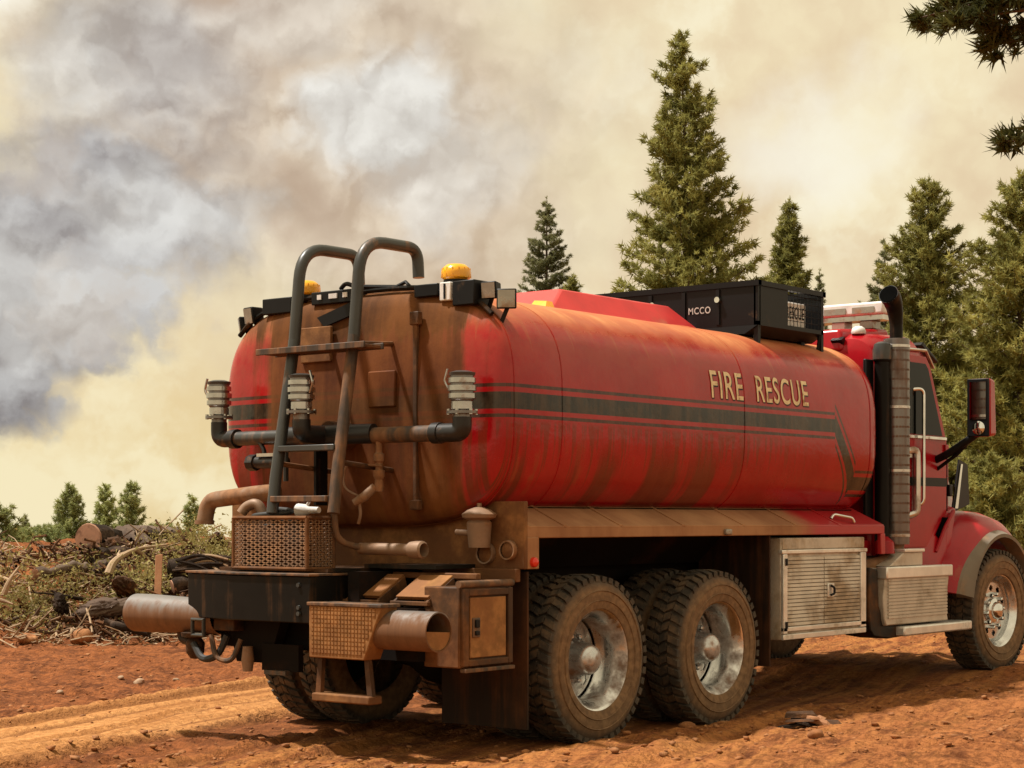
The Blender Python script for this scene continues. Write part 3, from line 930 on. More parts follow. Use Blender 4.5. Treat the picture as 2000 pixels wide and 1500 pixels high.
# ---- side skirts / fenders over the bogie
for sgn in (-1, 1):
    skirt = empty('side_skirt', (0, 0, 0), TRUCK)
    yi, yo = 0.90 * sgn, 1.225 * sgn
    xs = [-0.73, -0.36, 0.22, 0.92, 1.66, 2.36, 3.00, 3.70]
    for a, b_ in zip(xs[:-1], xs[1:]):
        part(MB().prism([(a + 0.006, yi, 1.475), (a + 0.006, yo, 1.325), (a + 0.006, yo, 1.312), (a + 0.006, yi, 1.462)], (b_ - a - 0.012, 0, 0)),
             'skirt_panel', 'fender_paint', skirt, bevel=0.004)
        part(MB().prism([(a - 0.018, yi, 1.482), (a - 0.018, yo, 1.332), (a - 0.018, yo, 1.318), (a - 0.018, yi, 1.468)], (0.036, 0, 0)),
             'skirt_rib', 'fender_paint', skirt, bevel=0.003)
    part(MB().box(-0.735, 3.705, yo, yo - 0.02 * sgn, 1.255, 1.318), 'skirt_lip', 'fender_paint', skirt, bevel=0.006)
    part(MB().box(-0.74, -0.62, yo + 0.006 * sgn, yo - 0.03 * sgn, 1.075, 1.26), 'skirt_end', 'fender_paint', skirt, bevel=0.006)
    part(MB().box(3.64, 3.71, yo + 0.004 * sgn, yo - 0.03 * sgn, 1.10, 1.258), 'skirt_end', 'fender_paint', skirt, bevel=0.006)
    part(MB().lathe([(0, 0.0), (0.03, 0.0), (0.028, 0.02), (0.015, 0.032), (0, 0.034)] if sgn > 0 else [(0, 0.0), (0.03, 0.0), (0.028, -0.02), (0.015, -0.032), (0, -0.034)],
                    (-0.68, yo + 0.006 * sgn, 1.115), 'y', 14), 'marker_lamp', 'red_lens', skirt)
    part(MB().box(1.40, 1.47, yo + 0.002 * sgn, yo + 0.03 * sgn, 1.262, 1.30), 'clearance_lamp', 'lamp_glass', skirt, bevel=0.008)
    if sgn < 0:
        part(MB().tube(fillet([(3.02, yo * 0.93, 1.372), (3.06, yo * 0.93, 1.405), (3.22, yo * 0.985, 1.378), (3.25, yo * 0.985, 1.345)], 0.03), 0.011, 8), 'grab_handle', 'chrome', skirt)

# ---- chassis, axles and what hangs below the tank
ch = empty('chassis', (0, 0, 0), TRUCK)
for y in (-0.43, 0.43):
    part(MB().box(-1.35, 6.62, y - 0.045, y + 0.045, 0.80, 1.06), 'frame_rail', 'chassis', ch)
part(MB().hexa([(-0.72, -0.62, 1.06), (3.6, -0.62, 1.06), (3.6, 0.62, 1.06), (-0.72, 0.62, 1.06)],
               [(-0.72, -1.0, 1.44), (3.6, -1.0, 1.44), (3.6, 1.0, 1.44), (-0.72, 1.0, 1.44)]), 'tank_cradle', 'chassis', ch)
for y in (-0.56, 0.56):
    part(MB().box(-0.66, 2.0, y - 0.01, y + 0.01, 1.06, 1.30), 'wheel_well', 'chassis', ch)
for x in (0.0, 1.37):
    part(MB().lathe([(0.07, -0.95), (0.08, -0.5), (0.11, -0.30), (0.20, -0.12), (0.22, 0.0), (0.20, 0.12), (0.11, 0.30), (0.08, 0.5), (0.07, 0.95)], (x, 0, 0.5), 'y', 16), 'axle', 'chassis', ch)
part(MB().tube([(1.45, 0, 0.58), (4.2, 0, 0.78)], 0.06, 10), 'drive_shaft', 'chassis', ch)
for y in (-0.52, 0.52):
    part(MB().tube([(-0.55, y, 0.72), (0.1, y, 0.62), (0.68, y, 0.86), (1.3, y, 0.62), (1.95, y, 0.72)], 0.055, 8), 'suspension_beam', 'chassis', ch)
part(MB().tube([(5.87, -0.85, 0.56), (5.87, 0.85, 0.56)], 0.07, 10), 'front_axle', 'chassis', ch)
part(MB().lathe([(0, 2.35), (0.17, 2.36), (0.2, 2.42), (0.2, 3.60), (0.17, 3.67), (0, 3.69)], (0, 0.7, 0.80), 'x', 20), 'air_tank', 'aluminium', ch)
part(MB().lathe([(0, 2.30), (0.25, 2.31), (0.29, 2.38), (0.29, 3.46), (0.25, 3.53), (0.0, 3.56)], (0, -0.90, 0.80), 'x', 28), 'fuel_tank', 'aluminium', ch)
part(MB().box(4.0, 6.3, -0.38, 0.38, 0.62, 1.2), 'engine_block', 'chassis', ch)

# ---- wheels
def tyre_mesh(width, R=0.525, lugs=46):
    """tyre lying on the y axis, outer wall at -width/2; shoulder lugs and centre blocks stand proud"""
    h = width / 2
    Rb = R - 0.020
    pr = [(0.305, -h + 0.030), (0.315, -h + 0.012), (0.345, -h + 0.004), (0.40, -h), (0.445, -h + 0.006), (0.472, -h + 0.018), (0.488, -h + 0.028), (Rb - 0.008, -h + 0.034), (Rb, -h + 0.055)]
    full = pr + [(r, -y) for r, y in pr[::-1]]
    mb = MB().lathe(full, (0, 0, 0), 'y', 64)
    def blk(a0, a1, y0, y1, sh, r0, r1, taper=0.0):
        vs = []
        for r in (r0, r1):
            for (a, y) in ((a0, y0), (a1, y0), (a1 + sh, y1), (a0 + sh, y1)):
                rr = r - (taper if (r == r1 and abs(y) > h - 0.05) else 0)
                vs.append((rr * math.sin(a), y, rr * math.cos(a)))
        mb.add(vs, [(3, 2, 1, 0), (4, 5, 6, 7), (0, 1, 5, 4), (1, 2, 6, 5), (2, 3, 7, 6), (3, 0, 4, 7)])
    da = 2 * PI / lugs
    for k in range(lugs):
        a = k * da
        blk(a, a + da * 0.62, -h + 0.016, -h * 0.40, da * 0.42, Rb - 0.025, R, 0.012)
        blk(a + da * 0.5, a + da * 1.12, h * 0.40, h - 0.016, da * 0.42, Rb - 0.025, R, 0.012)
        blk(a + da * 0.55, a + da * 1.25, -h * 0.34, h * 0.02, -da * 0.3, Rb - 0.01, R)
        blk(a + da * 0.15, a + da * 0.82, h * 0.06, h * 0.34, da * 0.3, Rb - 0.01, R)
    for q in (0.365, 0.425):
        mb.lathe([(q - 0.004, -h + 0.003), (q, -h - 0.004), (q + 0.004, -h + 0.003)], (0, 0, 0), 'y', 64)
    return mb


def nuts(mb, r, y, n, size=0.016, ln=0.03):
    for k in range(n):
        a = 2 * PI * k / n
        mb2 = MB().lathe([(0, y), (size, y), (size, y - ln), (size * 0.6, y - ln - 0.008), (0, y - ln - 0.008)], (r * math.sin(a), 0, r * math.cos(a)), 'y', 6)
        mb.append(mb2)


def disc_with_holes(mb, r0, r1, y, n, hole_r, rc, th=0.012):
    """wheel disc: ring from r0 to r1 whose n hand holes are real openings"""
    seg = n * 8
    rad = [r0, rc - hole_r, rc - hole_r * 0.5, rc, rc + hole_r * 0.5, rc + hole_r, r1]
    vs, fs = [], []
    for r in rad:
        for k in range(seg):
            a = 2 * PI * k / seg
            vs.append((r * math.sin(a), y, r * math.cos(a)))
    for i in range(len(rad) - 1):
        for k in range(seg):
            m = (k % 8)
            if 1 <= i <= 4 and ((i in (2, 3) and m in (2, 3, 4, 5)) or (i in (1, 4) and m in (3, 4))): continue
            k2 = (k + 1) % seg
            fs.append((i * seg + k, i * seg + k2, (i + 1) * seg + k2, (i + 1) * seg + k))
    mb.add(vs, fs)


T_REAR = tyre_mesh(0.285)
def make_rear_wheel():
    w = empty('rear_wheel', (0, -1.085, 0.505), TRUCK)
    t1 = T_REAR.build('tyre', 'tyre_rubber', w, smooth=30)
    t2 = place('tyre', t1.data, w, (0, 0.33, 0), (0, 0.07, 0))
    rim = MB().lathe([(0.300, 0.12), (0.275, 0.115), (0.262, 0.05), (0.258, -0.02), (0.266, -0.075), (0.292, -0.100), (0.300, -0.118), (0.312, -0.124), (0.318, -0.118), (0.312, -0.10)], (0, 0, 0), 'y', 48)
    rim.lathe([(0.258, 0.105), (0.235, 0.112), (0.17, 0.102)], (0, 0, 0), 'y', 48)
    disc_with_holes(rim, 0.10, 0.262, 0.106, 8, 0.034, 0.205)
    ro = rim.build('rim', 'rim_rear', w)
    part(MB().lathe([(0.258, 0.20), (0.0, 0.20)], (0, 0, 0), 'y', 32), 'brake_drum', 'chassis', w)
    hub = MB().lathe([(0.16, 0.106), (0.155, 0.08), (0.128, 0.07), (0.108, 0.02), (0.098, -0.03), (0.096, -0.055), (0.082, -0.083), (0.05, -0.10), (0.0, -0.106)], (0, 0, 0), 'y', 32)
    part(hub, 'hub_cap', 'hub_metal', w)
    l = []; nuts(l, 0.142, 0.08, 10)
    for q in l: part(q, 'wheel_nut', 'hub_metal', w, smooth=20)
    return w


rw = make_rear_wheel()
for (x, y, r) in ((1.37, -1.085, 1.1), (0.0, 1.085, 0.4), (1.37, 1.085, 2.2)):
    c = copy_tree(rw, TRUCK)
    c.location = (x, y, 0.505)
    c.rotation_euler = (0, r, PI if y > 0 else 0)
rw.rotation_euler = (0, 0.35, 0)

T_FRONT = tyre_mesh(0.30, 0.53, 52)
def make_front_wheel():
    w = empty('front_wheel', (5.87, -1.075, 0.585), TRUCK)
    T_FRONT.build('tyre', 'tyre_rubber', w, smooth=30)
    rim = MB().lathe([(0.300, 0.12), (0.270, 0.11), (0.262, 0.0), (0.266, -0.075), (0.292, -0.102), (0.302, -0.122), (0.314, -0.128), (0.320, -0.120), (0.312, -0.10)], (0, 0, 0), 'y', 48)
    rim.lathe([(0.264, -0.03), (0.24, -0.048), (0.235, -0.05)], (0, 0, 0), 'y', 48)
    disc_with_holes(rim, 0.11, 0.240, -0.05, 10, 0.026, 0.195)
    rim.build('rim', 'rim_front', w)
    part(MB().lathe([(0.25, 0.05), (0.0, 0.05)], (0, 0, 0), 'y', 32), 'brake_drum', 'chassis', w)
    part(MB().lathe([(0.112, -0.05), (0.105, -0.075), (0.075, -0.085), (0.068, -0.12), (0.05, -0.135), (0, -0.14)], (0, 0, 0), 'y', 28), 'hub_cap', 'chrome', w)
    l = []; nuts(l, 0.142, -0.05, 10, 0.017, 0.04)
    for q in l: part(q, 'wheel_nut', 'chrome', w, smooth=20)
    return w


fw = make_front_wheel()
c = copy_tree(fw, TRUCK); c.location = (5.87, 1.075, 0.585); c.rotation_euler = (0, 0.5, PI - 0.06)
fw.rotation_euler = (0, 0.2, -0.06)

# ---- mud flaps and the plate ahead of the bogie
for sgn in (-1, 1):
    if sgn < 0: part(MB().box(-0.715, -0.70, 0.56 * sgn, 1.215 * sgn, 0.14, 1.06), 'mud_flap', 'flap_rubber')
    part(MB().box(2.03, 2.045, 0.62 * sgn, 1.205 * sgn, 0.34, 1.25), 'mud_flap', 'flap_rubber')
part(MB().box(-0.76, -0.728, -1.232, 1.232, 1.075, 1.47), 'rear_skirt', 'mud_plate', bevel=0.005)
part(MB().box(-0.80, -0.757, -1.20, 1.20, 1.00, 1.078), 'rear_cross_beam', 'mud_plate', bevel=0.006)

# ---- aluminium locker ahead of the bogie
cab = empty('side_locker', (0, 0, 0), TRUCK)
part(MB().box(2.17, 3.39, -1.215, -0.66, 0.515, 1.235), 'locker_body', 'aluminium', cab, bevel=0.008)
part(MB().box(2.16, 3.41, -1.235, -1.20, 1.122, 1.150), 'locker_trim', 'aluminium_bright', cab, bevel=0.005)
part(MB().box(2.18, 3.38, -1.224, -1.20, 1.155, 1.232), 'locker_header', 'aluminium', cab, bevel=0.004)
for k in range(18):
    z = 0.612 + k * 0.0272
    for (a, b_) in ((2.235, 2.752), (2.762, 3.30)):
        part(MB().prism([(a, -1.216, z), (a, -1.232, z + 0.003), (a, -1.229, z + 0.0235), (a, -1.216, z + 0.0255)], (b_ - a, 0, 0)), 'locker_slat', 'aluminium', cab, smooth=0)
for (x0, x1, z0, z1) in ((2.172, 2.228, 0.56, 1.12), (3.306, 3.388, 0.56, 1.12), (2.172, 3.388, 0.575, 0.606), (2.172, 3.388, 0.517, 0.555)):
    part(MB().box(x0, x1, -1.236, -1.214, z0, z1), 'locker_frame', 'aluminium_bright', cab, bevel=0.004)
part(MB().box(2.80, 2.895, -1.240, -1.228, 0.80, 0.90), 'latch_plate', 'aluminium_bright', cab, bevel=0.004)
part(MB().tube(fillet([(2.83, -1.245, 0.885), (2.86, -1.258, 0.87), (2.86, -1.258, 0.825), (2.83, -1.245, 0.815)], 0.012), 0.009, 8), 'latch_handle', 'black_clean', cab)
for z in (1.065, 0.62):
    part(MB().box(2.195, 2.215, -1.246, -1.234, z - 0.025, z + 0.025), 'hinge', 'black_clean', cab)

# ---- battery box and cab steps
stp = empty('cab_step', (0, 0, 0), TRUCK)
pr = [(3.80, 0.545), (3.77, 0.60), (3.755, 0.75), (3.79, 0.92), (3.79, 0.99), (4.90, 0.99), (4.90, 0.92), (4.86, 0.75), (4.86, 0.60), (4.88, 0.545)]
part(MB().prism([(x, -1.19, z) for x, z in pr], (0, 0.55, 0)), 'battery_box', 'aluminium', stp, bevel=0.01)
for k in range(12):
    z = 0.60 + k * 0.0262
    part(MB().box(3.82, 4.845, -1.200, -1.188, z, z + 0.018), 'step_rib', 'aluminium', stp, smooth=0)
part(MB().box(3.77, 4.92, -1.215, -1.12, 0.905, 1.0), 'step_tread', 'aluminium_bright', stp, bevel=0.012)
part(MB().prism([(3.86, -1.19, 1.002), (4.10, -1.19, 1.11), (4.42, -1.19, 1.11), (4.42, -1.19, 1.002)], (0, 0.4, 0)), 'upper_step', 'aluminium', stp, bevel=0.008)
part(MB().box(4.09, 4.43, -1.205, -1.0, 1.108, 1.135), 'step_tread', 'aluminium_bright', stp, bevel=0.006)
part(MB().box(4.02, 5.24, -1.235, -0.92, 0.455, 0.53), 'step_tread', 'aluminium_bright', stp, bevel=0.014)
part(MB().prism([(3.60, -1.16, 0.52), (3.66, -1.16, 0.47), (3.9, -1.16, 0.44), (4.19, -1.16, 0.45), (4.19, -1.16, 0.52), (3.85, -1.16, 0.55), (3.74, -1.16, 0.70), (3.72, -1.16, 0.98), (3.58, -1.16, 1.0), (3.57, -1.16, 0.7)], (0, 0.25, 0)), 'step_bracket', 'muddy_black', stp, bevel=0.01)

# ---- cab
cabn = empty('cab', (0, 0, 0), TRUCK)
def cab_ring(x, hw, z0, z1, rtop=0.22, n=9):
    """cross-section of the cab at x: flat sides, rounded roof corners"""
    r = [(x, -hw, z0)]
    for k in range(n + 1):
        a = PI / 2 * k / n
        r.append((x, -(hw - rtop) - rtop * math.cos(a), z1 - rtop + rtop * math.sin(a)))
    for k in range(n + 1):
        a = PI / 2 * (1 - k / n)
        r.append((x, (hw - rtop) + rtop * math.cos(a), z1 - rtop + rtop * math.sin(a)))
    r.append((x, hw, z0))
    return r
rings = [cab_ring(3.98, 0.93, 1.08, 2.70), cab_ring(4.02, 0.985, 1.08, 2.80), cab_ring(4.12, 1.0, 1.08, 2.85), cab_ring(4.75, 1.0, 1.08, 2.88), cab_ring(4.90, 0.99, 1.08, 2.82),
         cab_ring(5.00, 0.985, 1.08, 2.62), cab_ring(5.26, 0.98, 1.08, 2.05, 0.08), cab_ring(5.34, 0.97, 1.08, 2.0, 0.08)]
n = len(rings[0])
mb = loft(rings)
mb.f.append(tuple(range(n - 1, -1, -1))); mb.f.append(tuple(range((len(rings) - 1) * n, len(rings) * n)))
body = part(mb, 'cab_shell', 'red_paint_clean', cabn, smooth=35)
def side_plate(pts, y, th): return MB().prism([(x, y, z) for x, z in pts], (0, th, 0))
for s in (-1, 1):
    dr = part(side_plate([(4.36, 1.14), (4.36, 2.64), (4.42, 2.70), (4.84, 2.70), (4.92, 2.62), (5.22, 2.02), (5.22, 1.14)], 1.002 * s, 0.010 * s), 'door', 'red_paint_clean', cabn, bevel=0.004)
    part(side_plate([(4.44, 2.06), (4.44, 2.60), (4.48, 2.64), (4.82, 2.64), (4.87, 2.60), (5.13, 2.06)], 1.013 * s, 0.005 * s), 'door_window', 'glass', cabn)
    part(side_plate([(4.36, 1.64), (4.36, 1.71), (5.22, 1.71), (5.22, 1.64)], 1.0130 * s, 0.002 * s), 'door_stripe', 'black_clean', cabn)
    part(MB().box(4.42, 5.20, 1.012 * s, 1.026 * s, 2.025, 2.05), 'belt_moulding', 'chrome', cabn, bevel=0.003)
    part(MB().box(4.44, 4.56, 1.012 * s, 1.035 * s, 1.86, 1.90), 'door_handle', 'chrome', cabn, bevel=0.006)
    part(MB().tube(fillet([(4.60, 1.0 * s, 2.42), (4.70, 1.06 * s, 2.43), (4.70, 1.06 * s, 1.50), (4.66, 1.0 * s, 1.47)], 0.06), 0.015, 10), 'grab_rail', 'chrome', cabn)
    part(MB().tube(fillet([(4.52, 1.0 * s, 1.92), (4.60, 1.05 * s, 1.93), (4.60, 1.05 * s, 1.42), (4.55, 1.0 * s, 1.40)], 0.04), 0.03, 10), 'grab_rail', 'dusty_chrome', cabn)
    # roof visor lamp, rain gutter
    part(MB().tube([(4.15, 0.99 * s, 2.735), (4.88, 0.99 * s, 2.755), (5.03, 0.985 * s, 2.62)], 0.013, 8), 'rain_gutter', 'dusty_chrome', cabn)
    # mirror
    mir = part(MB().tube(fillet([(5.04, 1.0 * s, 1.86), (5.00, 1.12 * s, 1.90), (5.02, 1.34 * s, 2.04), (5.04, 1.40 * s, 2.10)], 0.06), 0.032, 10), 'mirror_arm', 'black_clean', cabn)
    part(MB().tube([(5.06, 1.0 * s, 1.78), (5.02, 1.20 * s, 1.90), (5.03, 1.32 * s, 2.02)], 0.016, 8), 'mirror_brace', 'black_clean', mir)
    part(MB().hexa([(4.985, 1.305 * s, 2.035), (5.15, 1.315 * s, 2.05), (5.15, 1.49 * s, 2.05), (4.985, 1.505 * s, 2.035)][::s],
                   [(4.985, 1.305 * s, 2.515), (5.12, 1.315 * s, 2.505), (5.12, 1.49 * s, 2.505), (4.985, 1.505 * s, 2.515)][::s]), 'mirror_housing', 'red_paint_clean', mir, bevel=0.025, seg=3)
    part(MB().box(4.972, 4.988, 1.31 * s, 1.50 * s, 2.04, 2.51), 'mirror_bezel', 'black_clean', mir, bevel=0.006)
    part(MB().box(4.968, 4.975, 1.335 * s, 1.475 * s, 2.18, 2.485), 'mirror_glass', 'mirror_glass', mir)
    part(MB().lathe([(0, -0.012), (0.04, -0.008), (0.055, 0.0)], (4.970, 1.41 * s, 2.11), 'x', 20), 'spot_mirror', 'mirror_glass', mir)
part(MB().hexa([(5.012, -0.88, 2.60), (5.012, 0.88, 2.60), (5.255, 0.92, 2.08), (5.255, -0.92, 2.08)], [(5.03, -0.88, 2.61), (5.03, 0.88, 2.61), (5.275, 0.92, 2.09), (5.275, -0.92, 2.09)]), 'windscreen', 'glass', cabn)
part(MB().prism([(4.86, -0.96, 2.80), (4.90, -0.96, 2.83), (5.16, -0.96, 2.70), (5.17, -0.96, 2.67)], (0, 1.92, 0)), 'sun_visor', 'black_clean', cabn, bevel=0.008)
# rear wall window, dark side extender, intake stack
part(MB().box(3.968, 3.979, -0.55, 0.55, 2.12, 2.55), 'rear_window', 'glass', cabn)
part(MB().box(3.86, 3.985, -0.985, -0.955, 1.25, 2.62), 'side_extender', 'black_clean', cabn, bevel=0.008)
st_ = part(MB().lathe([(0, 1.15), (0.058, 1.15), (0.058, 2.60), (0.068, 2.61), (0.070, 2.68), (0.058, 2.735), (0.03, 2.75), (0, 2.755)], (4.01, -1.045, 0), 'z', 24), 'intake_stack', 'black_steel', cabn)
part(MB().lathe([(0.073, 2.62), (0.075, 2.69), (0.062, 2.742), (0.032, 2.758), (0, 2.763)], (4.01, -1.045, 0), 'z', 24), 'rain_cap', 'rail_steel', st_)
# raised red roof fairing between rack and cab
part(MB().hexa([(3.96, -0.72, 2.70), (3.96, 0.72, 2.70), (4.7, 0.76, 2.86), (4.7, -0.76, 2.86)][::-1], [(4.0, -0.68, 2.885), (4.0, 0.68, 2.885), (4.7, 0.74, 2.935), (4.7, -0.74, 2.935)][::-1]), 'roof_fairing', 'red_paint_clean', cabn, bevel=0.03, seg=3)
# light bar and beacon horn on the roof
lb = part(MB().box(4.50, 4.74, -0.80, 0.80, 3.04, 3.145), 'roof_light_bar', 'white_plate', cabn, bevel=0.02, seg=3)
part(MB().box(4.53, 4.71, -0.78, 0.78, 3.00, 3.043), 'light_bar_base', 'dusty_chrome', lb)
for y in (-0.62, -0.36, -0.1, 0.16, 0.42, 0.66):
    part(MB().box(4.55, 4.69, y - 0.06, y + 0.06, 2.93, 3.0), 'light_bar_foot', 'white_plate' if y in (-0.36, 0.42) else 'lamp_glass', lb, bevel=0.006)
    part(MB().box(4.492, 4.502, y - 0.10, y + 0.10, 3.055, 3.105), 'light_bar_lens', 'lamp_glass', lb)
part(MB().lathe([(0, 0.0), (0.055, 0.0), (0.06, 0.015), (0.05, 0.045), (0.025, 0.062), (0, 0.066)], (4.12, -0.78, 2.845), 'z', 20), 'roof_marker', 'white_plate', cabn)
part(MB().hexa([(4.06, -0.62, 2.70), (4.06, -0.70, 2.70), (4.10, -0.70, 2.70), (4.10, -0.62, 2.70)], [(3.95, -0.62, 2.79), (3.95, -0.72, 2.79), (4.00, -0.72, 2.82), (4.00, -0.62, 2.82)]), 'work_lamp', 'black_clean', cabn)
# red deck and panel behind the cab
part(MB().box(3.72, 4.0, -0.95, 0.95, 1.10, 1.20), 'cab_deck', 'red_paint', cabn)
part(MB().box(3.985, 4.36, -1.0, -0.965, 1.08, 2.0), 'cab_corner', 'red_paint_clean', cabn, bevel=0.01)

# hood and front fenders
def hood_ring(x, hw, z0, z1, r):
    return cab_ring(x, hw, z0, z1, r)
hr = [hood_ring(5.28, 0.95, 1.05, 2.02, 0.20), hood_ring(5.55, 0.86, 1.05, 1.95, 0.24), hood_ring(5.85, 0.76, 1.05, 1.82, 0.26), hood_ring(6.10, 0.68, 0.95, 1.62, 0.28), hood_ring(6.28, 0.60, 0.95, 1.40, 0.25), hood_ring(6.36, 0.55, 0.95, 1.22, 0.2)]
mb = loft(hr); n = len(hr[0]); mb.f.append(tuple(range((len(hr) - 1) * n, len(hr) * n)))
hood = part(mb, 'hood', 'red_paint_clean', cabn, smooth=40)
part(MB().prism([(5.46, -0.935, 1.42), (5.60, -0.935, 1.88), (5.80, -0.92, 1.84), (5.86, -0.91, 1.50)], (0, -0.012, 0)), 'hood_vent', 'black_clean', hood)
part(MB().prism([(5.50, -0.950, 1.46), (5.62, -0.948, 1.84), (5.66, -0.945, 1.84), (5.56, -0.948, 1.46)], (0, -0.008, 0)), 'hood_trim', 'chrome', hood)
for s in (-1, 1):
    # arch swept round the wheel: from behind it, over the top, to the front
    cx, cz = 5.87, 0.585
    rr, ff = [], []
    for k in range(25):
        a = RAD(168 - k * 6.6)
        up = math.sin(a)
        ro = 0.80 - 0.04 * max(0, up) + (0.10 if a > RAD(120) else 0) * sstep(RAD(120), RAD(168), a)
        ri = 0.61 + 0.02 * up
        P_ = lambda r, y: (cx + r * math.cos(a), y * s, max(cz + r * up, 0.55))
        rr.append([P_(ro + 0.10, 0.80), P_(ro + 0.085, 0.95), P_(ro + 0.03, 1.09), P_(ro - 0.05, 1.165), P_(ro - 0.085, 1.178), P_(ro - 0.12, 1.14), P_(ro - 0.06, 0.80)])
        ff.append([P_(ro - 0.07, 1.172), P_(ro - 0.085, 1.195), P_(ri + 0.03, 1.235), P_(ri, 1.235), P_(ri, 1.10), P_(ri + 0.05, 1.10)])
    def strip(R):
        m = len(R[0]); q = MB()
        q.add([p for r in R for p in r], [(i * m + k, i * m + (k + 1) % m, (i + 1) * m + (k + 1) % m, (i + 1) * m + k) for i in range(len(R) - 1) for k in range(m)]
              + [tuple(range(m - 1, -1, -1)), tuple(range((len(R) - 1) * m, len(R) * m))])
        return q
    fe = part(strip(rr), 'front_fender', 'red_paint_clean', cabn, smooth=50)
    part(strip(ff), 'fender_flare', 'flare_grey', fe, smooth=40)
    # apron from the fender's rear edge up to the hood
    part(MB().hexa([(5.00, 0.80 * s, 0.80), (5.05, 1.06 * s, 0.80), (5.10, 1.06 * s, 0.80), (5.10, 0.80 * s, 0.80)][::-s],
                   [(5.12, 0.80 * s, 1.50), (5.22, 1.02 * s, 1.42), (5.40, 1.02 * s, 1.46), (5.40, 0.80 * s, 1.54)][::-s]), 'fender_apron', 'red_paint_clean', fe, bevel=0.02)
    part(MB().hexa([(4.62, 0.92 * s, 1.02), (4.62, 1.0 * s, 1.02), (5.08, 1.06 * s, 0.86), (5.08, 0.92 * s, 0.86)][::s], [(4.62, 0.92 * s, 1.16), (4.62, 0.99 * s, 1.16), (5.22, 1.02 * s, 1.40), (5.22, 0.92 * s, 1.42)][::s]), 'fender_skirt', 'red_paint_clean', fe)
# black pieces painted in for dark slots and seams, plus catches and hinges
for s in (-1, 1):
    part(side_plate([(5.245, 1.12), (5.245, 2.0), (5.262, 2.0), (5.262, 1.12)], 0.995 * s, 0.006 * s), 'cowl_gap', 'opening_black', cabn)
    part(side_plate([(4.338, 1.12), (4.338, 2.66), (4.352, 2.66), (4.352, 1.12)], 1.0005 * s, 0.004 * s), 'door_gap', 'opening_black', cabn)
    part(MB().hexa([(5.00, 1.035 * s, 1.24), (5.06, 1.035 * s, 1.20), (5.06, 1.0 * s, 1.20), (5.00, 1.0 * s, 1.24)][::s], [(5.14, 1.045 * s, 1.385), (5.24, 1.045 * s, 1.375), (5.24, 1.0 * s, 1.375), (5.14, 1.0 * s, 1.385)][::s]), 'fender_slot', 'opening_black', cabn)
    part(MB().box(5.30, 5.36, 0.975 * s, 1.005 * s, 1.56, 1.66), 'hood_catch', 'black_clean', cabn, bevel=0.008)
    part(MB().tube([(4.98, 1.03 * s, 1.10), (5.10, 1.055 * s, 1.30), (5.28, 1.045 * s, 1.44)], 0.016, 8), 'fender_rib', 'red_paint_clean', cabn)
    for z in (1.30, 1.92):
        part(MB().box(5.17, 5.23, 1.010 * s, 1.030 * s, z, z + 0.07), 'door_hinge', 'red_paint_clean', cabn, bevel=0.006)
part(MB().box(6.62, 6.86, -1.1, 1.1, 0.55, 0.9), 'front_bumper', 'dusty_chrome', cabn, bevel=0.03)

# ---- exhaust stack beside the cab
ex = part(MB().lathe([(0.0, 1.17), (0.102, 1.17), (0.104, 1.20), (0.104, 2.77), (0.100, 2.79), (0.0, 2.79)], (4.16, -1.09, 0), 'z', 32), 'exhaust_stack', 'stack_guard')
tb = [(4.16, -1.09, 2.78), (4.16, -1.09, 2.92), (4.14, -1.09, 3.02), (4.09, -1.095, 3.09), (4.01, -1.10, 3.13)]
part(MB().tube(fillet(tb, 0.06, 4), [0.052, 0.052] + [0.052 + 0.002 * q for q in range(len(fillet(tb, 0.06, 4)) - 2)], 20), 'stack_tip', 'black_steel', ex)
part(MB().lathe([(0.0, 0.001), (0.074, 0.0)], (0, 0, 0), 'z', 16), 'stack_opening', 'opening_black', ex).matrix_local = Matrix.Translation((4.006, -1.1005, 3.132)) @ Vector((-0.89, -0.055, 0.45)).to_track_quat('Z', 'Y').to_matrix().to_4x4()  # black disc in place of the shaded inside of the tip
mb = MB()
for z in np.arange(1.26, 2.72, 0.075):      # louvre slots punched in the heat guard
    for a in np.arange(0, 2 * PI, PI / 12):
        x, y = 4.16 + 0.1045 * math.cos(a), -1.09 + 0.1045 * math.sin(a)
        tx, ty = -math.sin(a) * 0.010, math.cos(a) * 0.010
        nx, ny = math.cos(a) * 0.003, math.sin(a) * 0.003
        mb.add([(x - tx, y - ty, z), (x + tx, y + ty, z), (x + tx + nx, y + ty + ny, z + 0.016), (x - tx + nx, y - ty + ny, z + 0.016)], [(0, 1, 2, 3)])
tag(part(mb, 'guard_louvres', 'stack_guard', ex, smooth=0), kind='stuff')
for z in (1.24, 1.75, 2.25, 2.73):
    part(MB().lathe([(0.104, z - 0.012), (0.108, z - 0.01), (0.108, z + 0.01), (0.104, z + 0.012)], (4.16, -1.09, 0), 'z', 32), 'guard_band', 'dusty_chrome', ex)
part(MB().tube(fillet([(4.16, -1.09, 1.18), (4.14, -1.08, 1.06), (3.85, -1.0, 0.98), (3.6, -0.8, 0.95)], 0.12), 0.065, 14), 'exhaust_elbow', 'brown_pipe', ex)
part(MB().lathe([(0, 0.0), (0.08, 0.0), (0.075, 0.09), (0.03, 0.13), (0, 0.135)], (3.98, -1.08, 1.10), 'z', 16), 'filler_cap', 'red_paint_clean', ex)


